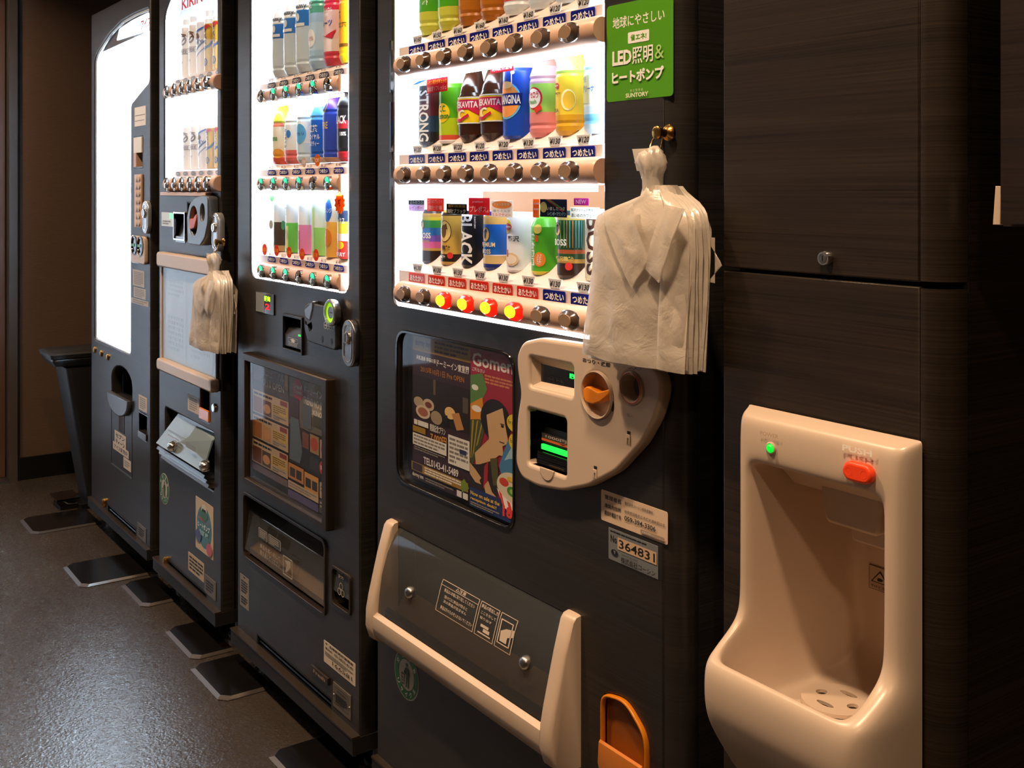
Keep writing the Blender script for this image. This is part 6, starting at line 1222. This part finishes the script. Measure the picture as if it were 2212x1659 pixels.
    sheet('loose_corner', root, [(c(1515, 515)[1], c(1508, 515)[0]), (c(1515, 615)[1], c(1508, 615)[0])], [(c(1515, 515)[1], c(1511, 515, -.03)[0]), (c(1540, 575)[1], c(1549, 580, -.03)[0]), (c(1515, 615)[1], c(1516, 615, -.03)[0])], lambda s, t: -.02, rows=10, cols=6, seed=11, wr=.001, thick=.0006)
    return root, B0
hx_, hz_ = X(1434, -.012), Z(1434, 287, -.012)
hk = hook(hx_, hz_)
hk['label'] = 'brass round hook on the wide machine, above the large bag bundle'; del hk['group']
bags, B0 = bagset(1, 1, 'bundle of translucent white carrier bags beside the green notice, over the coin panel')
h2x, h2z = X(474, -.015), Z(474, 523, -.015)
hk2 = hook(h2x, h2z, 1.0); hk2['label'] = 'brass round hook on the beer machine, below its lock handle'; del hk2['group']
b2 = bags.copy(); COL.objects.link(b2); b2['label'] = 'bundle of carrier bags on the beer machine, half covering its pale notice board'
for ch in list(bags.children):
    c_ = ch.copy(); COL.objects.link(c_); c_.parent = b2
b2.location = (X(468, -.04), -.035, Z(468, 548, -.04)); b2.scale = (.98, 1.0, .86)

# ------------------------------------------------------------------ black plates on the floor
def fplate(pa, pb, y1, label):
    (xa, ya), (xb, yb) = G(*pa), G(*pb); y0 = (ya+yb)/2; xl, xr = min(xa, xb), max(xa, xb)
    mb = MB(); T_ = .007; ch = .02; bev = .010
    lo = [(xl, y0+ch), (xl+ch, y0), (xr-ch, y0), (xr, y0+ch), (xr, y1), (xl, y1)]
    cxm, cym = (xl+xr)/2, (y0+y1)/2
    up = [(a+(bev if a < cxm else -bev), b+(bev if b < cym else 0)) for a, b in lo]
    mb.rings([[(a, b, .0005) for a, b in lo], [(a, b, .0022) for a, b in lo]], M_edge, True, False)
    mb.rings([[(a, b, .0022) for a, b in lo], [(a, b, T_) for a, b in up]], M_edge, False, False)
    mb.add([(a, b, T_) for a, b in up], [tuple(range(6))], M_plate)
    o = mb.build('anchor_plate', smooth=0); tag(o, label, 'floor plate', 'black anchor plates along the machines')
M_plate = mat('black_painted_steel', '#100e0e', .2, nscale=30, noise_amt=.3); M_edge = mat('lit_plate_edge', '#5a5450', .28, metal=.6)  # paler rims hold the lamplight on the plate edges in their colour
fplate((45, 1122), (64, 1158), .02, 'scuffed black anchor plate on the floor nearest the waste bin')
fplate((131, 1224), (176, 1272), .02, 'long black anchor plate under the lock end of the far machine')
fplate((263, 1262), (301, 1316), .02, 'small black anchor plate under the hinge end of the beer machine')
fplate((354, 1361), (412, 1430), .02, 'black anchor plate under the lock end of the beer machine')
fplate((409, 1441), (472, 1521), .02, 'black anchor plate under the hinge end of the framed-poster machine')
fplate((581, 1627), (660, 1740), .02, 'black anchor plate cut by the bottom of the frame, under the framed-poster machine')
# ------------------------------------------------------------------ waste bin at the far end
xb0, xb1 = -4.60, -4.385; 
bn = thing('waste_bin', ((xb0+xb1)/2, .05, 0), 'tall black pedal bin in the corner beside the far machine', 'bin')
zt_ = Zf(765, xb1, -.09)
def rr4(x0, x1, y0, y1, z, r=.02): return [(a, b, z) for a, b in rrect(x0, x1, y0, y1, r, 4)]
MB().rings([rr4(xb0+.03, xb1-.02, .035, .30, .02), rr4(xb0+.03, xb1-.02, .03, .30, .05), rr4(xb0+.005, xb1-.004, -.050, .33, zt_-.06)], mat('matt_black_bin', '#151414', .5)).build('bin_body', bn, smooth=40)
MB().rings([rr4(xb0, xb1, -.09, .34, zt_-.05), rr4(xb0-.004, xb1+.004, -.10, .345, zt_-.03), rr4(xb0-.002, xb1+.002, -.098, .343, zt_-.024)], M_black).build('bin_rim', bn, smooth=30)
MB().rings([rr4(xb0, xb1+.002, -.105, .345, zt_-.020), rr4(xb0-.002, xb1+.004, -.108, .345, zt_-.006), rr4(xb0+.004, xb1-.004, -.098, .34, zt_)], _M['matt_black_bin']).build('bin_lid', bn, smooth=30)
MB().rings([rr4(xb0+.02, xb1-.01, .0, .30, .0, .01), rr4(xb0+.02, xb1-.01, .0, .30, .02, .01)], M_black).build('bin_base', bn, smooth=0)
MB().box(xb0+.05, xb1-.04, -.075, .01, .035, .043, M_gloss).build('pedal', bn, smooth=0)
MB().box(xb0+.05, xb1-.05, -.06, .01, .0, .012, M_black).build('pedal_foot', bn, smooth=0)
MB().tube([(xb1-.06, .03, .012), (xb1-.06, -.03, .02), (xb1-.06, -.05, .036)], .005, M_steel, 8).build('pedal_lever', bn)
# fallen brass shim by the plates
a = G(505, 1425)
s_ = MB().box(a[0]-.05, a[0]+.03, a[1]+.05, a[1]+.075, .0075, .012, M_brass).build('brass_shim', smooth=0)
tag(s_, 'small brass strip on the black plate by the framed-poster machine', 'strip')
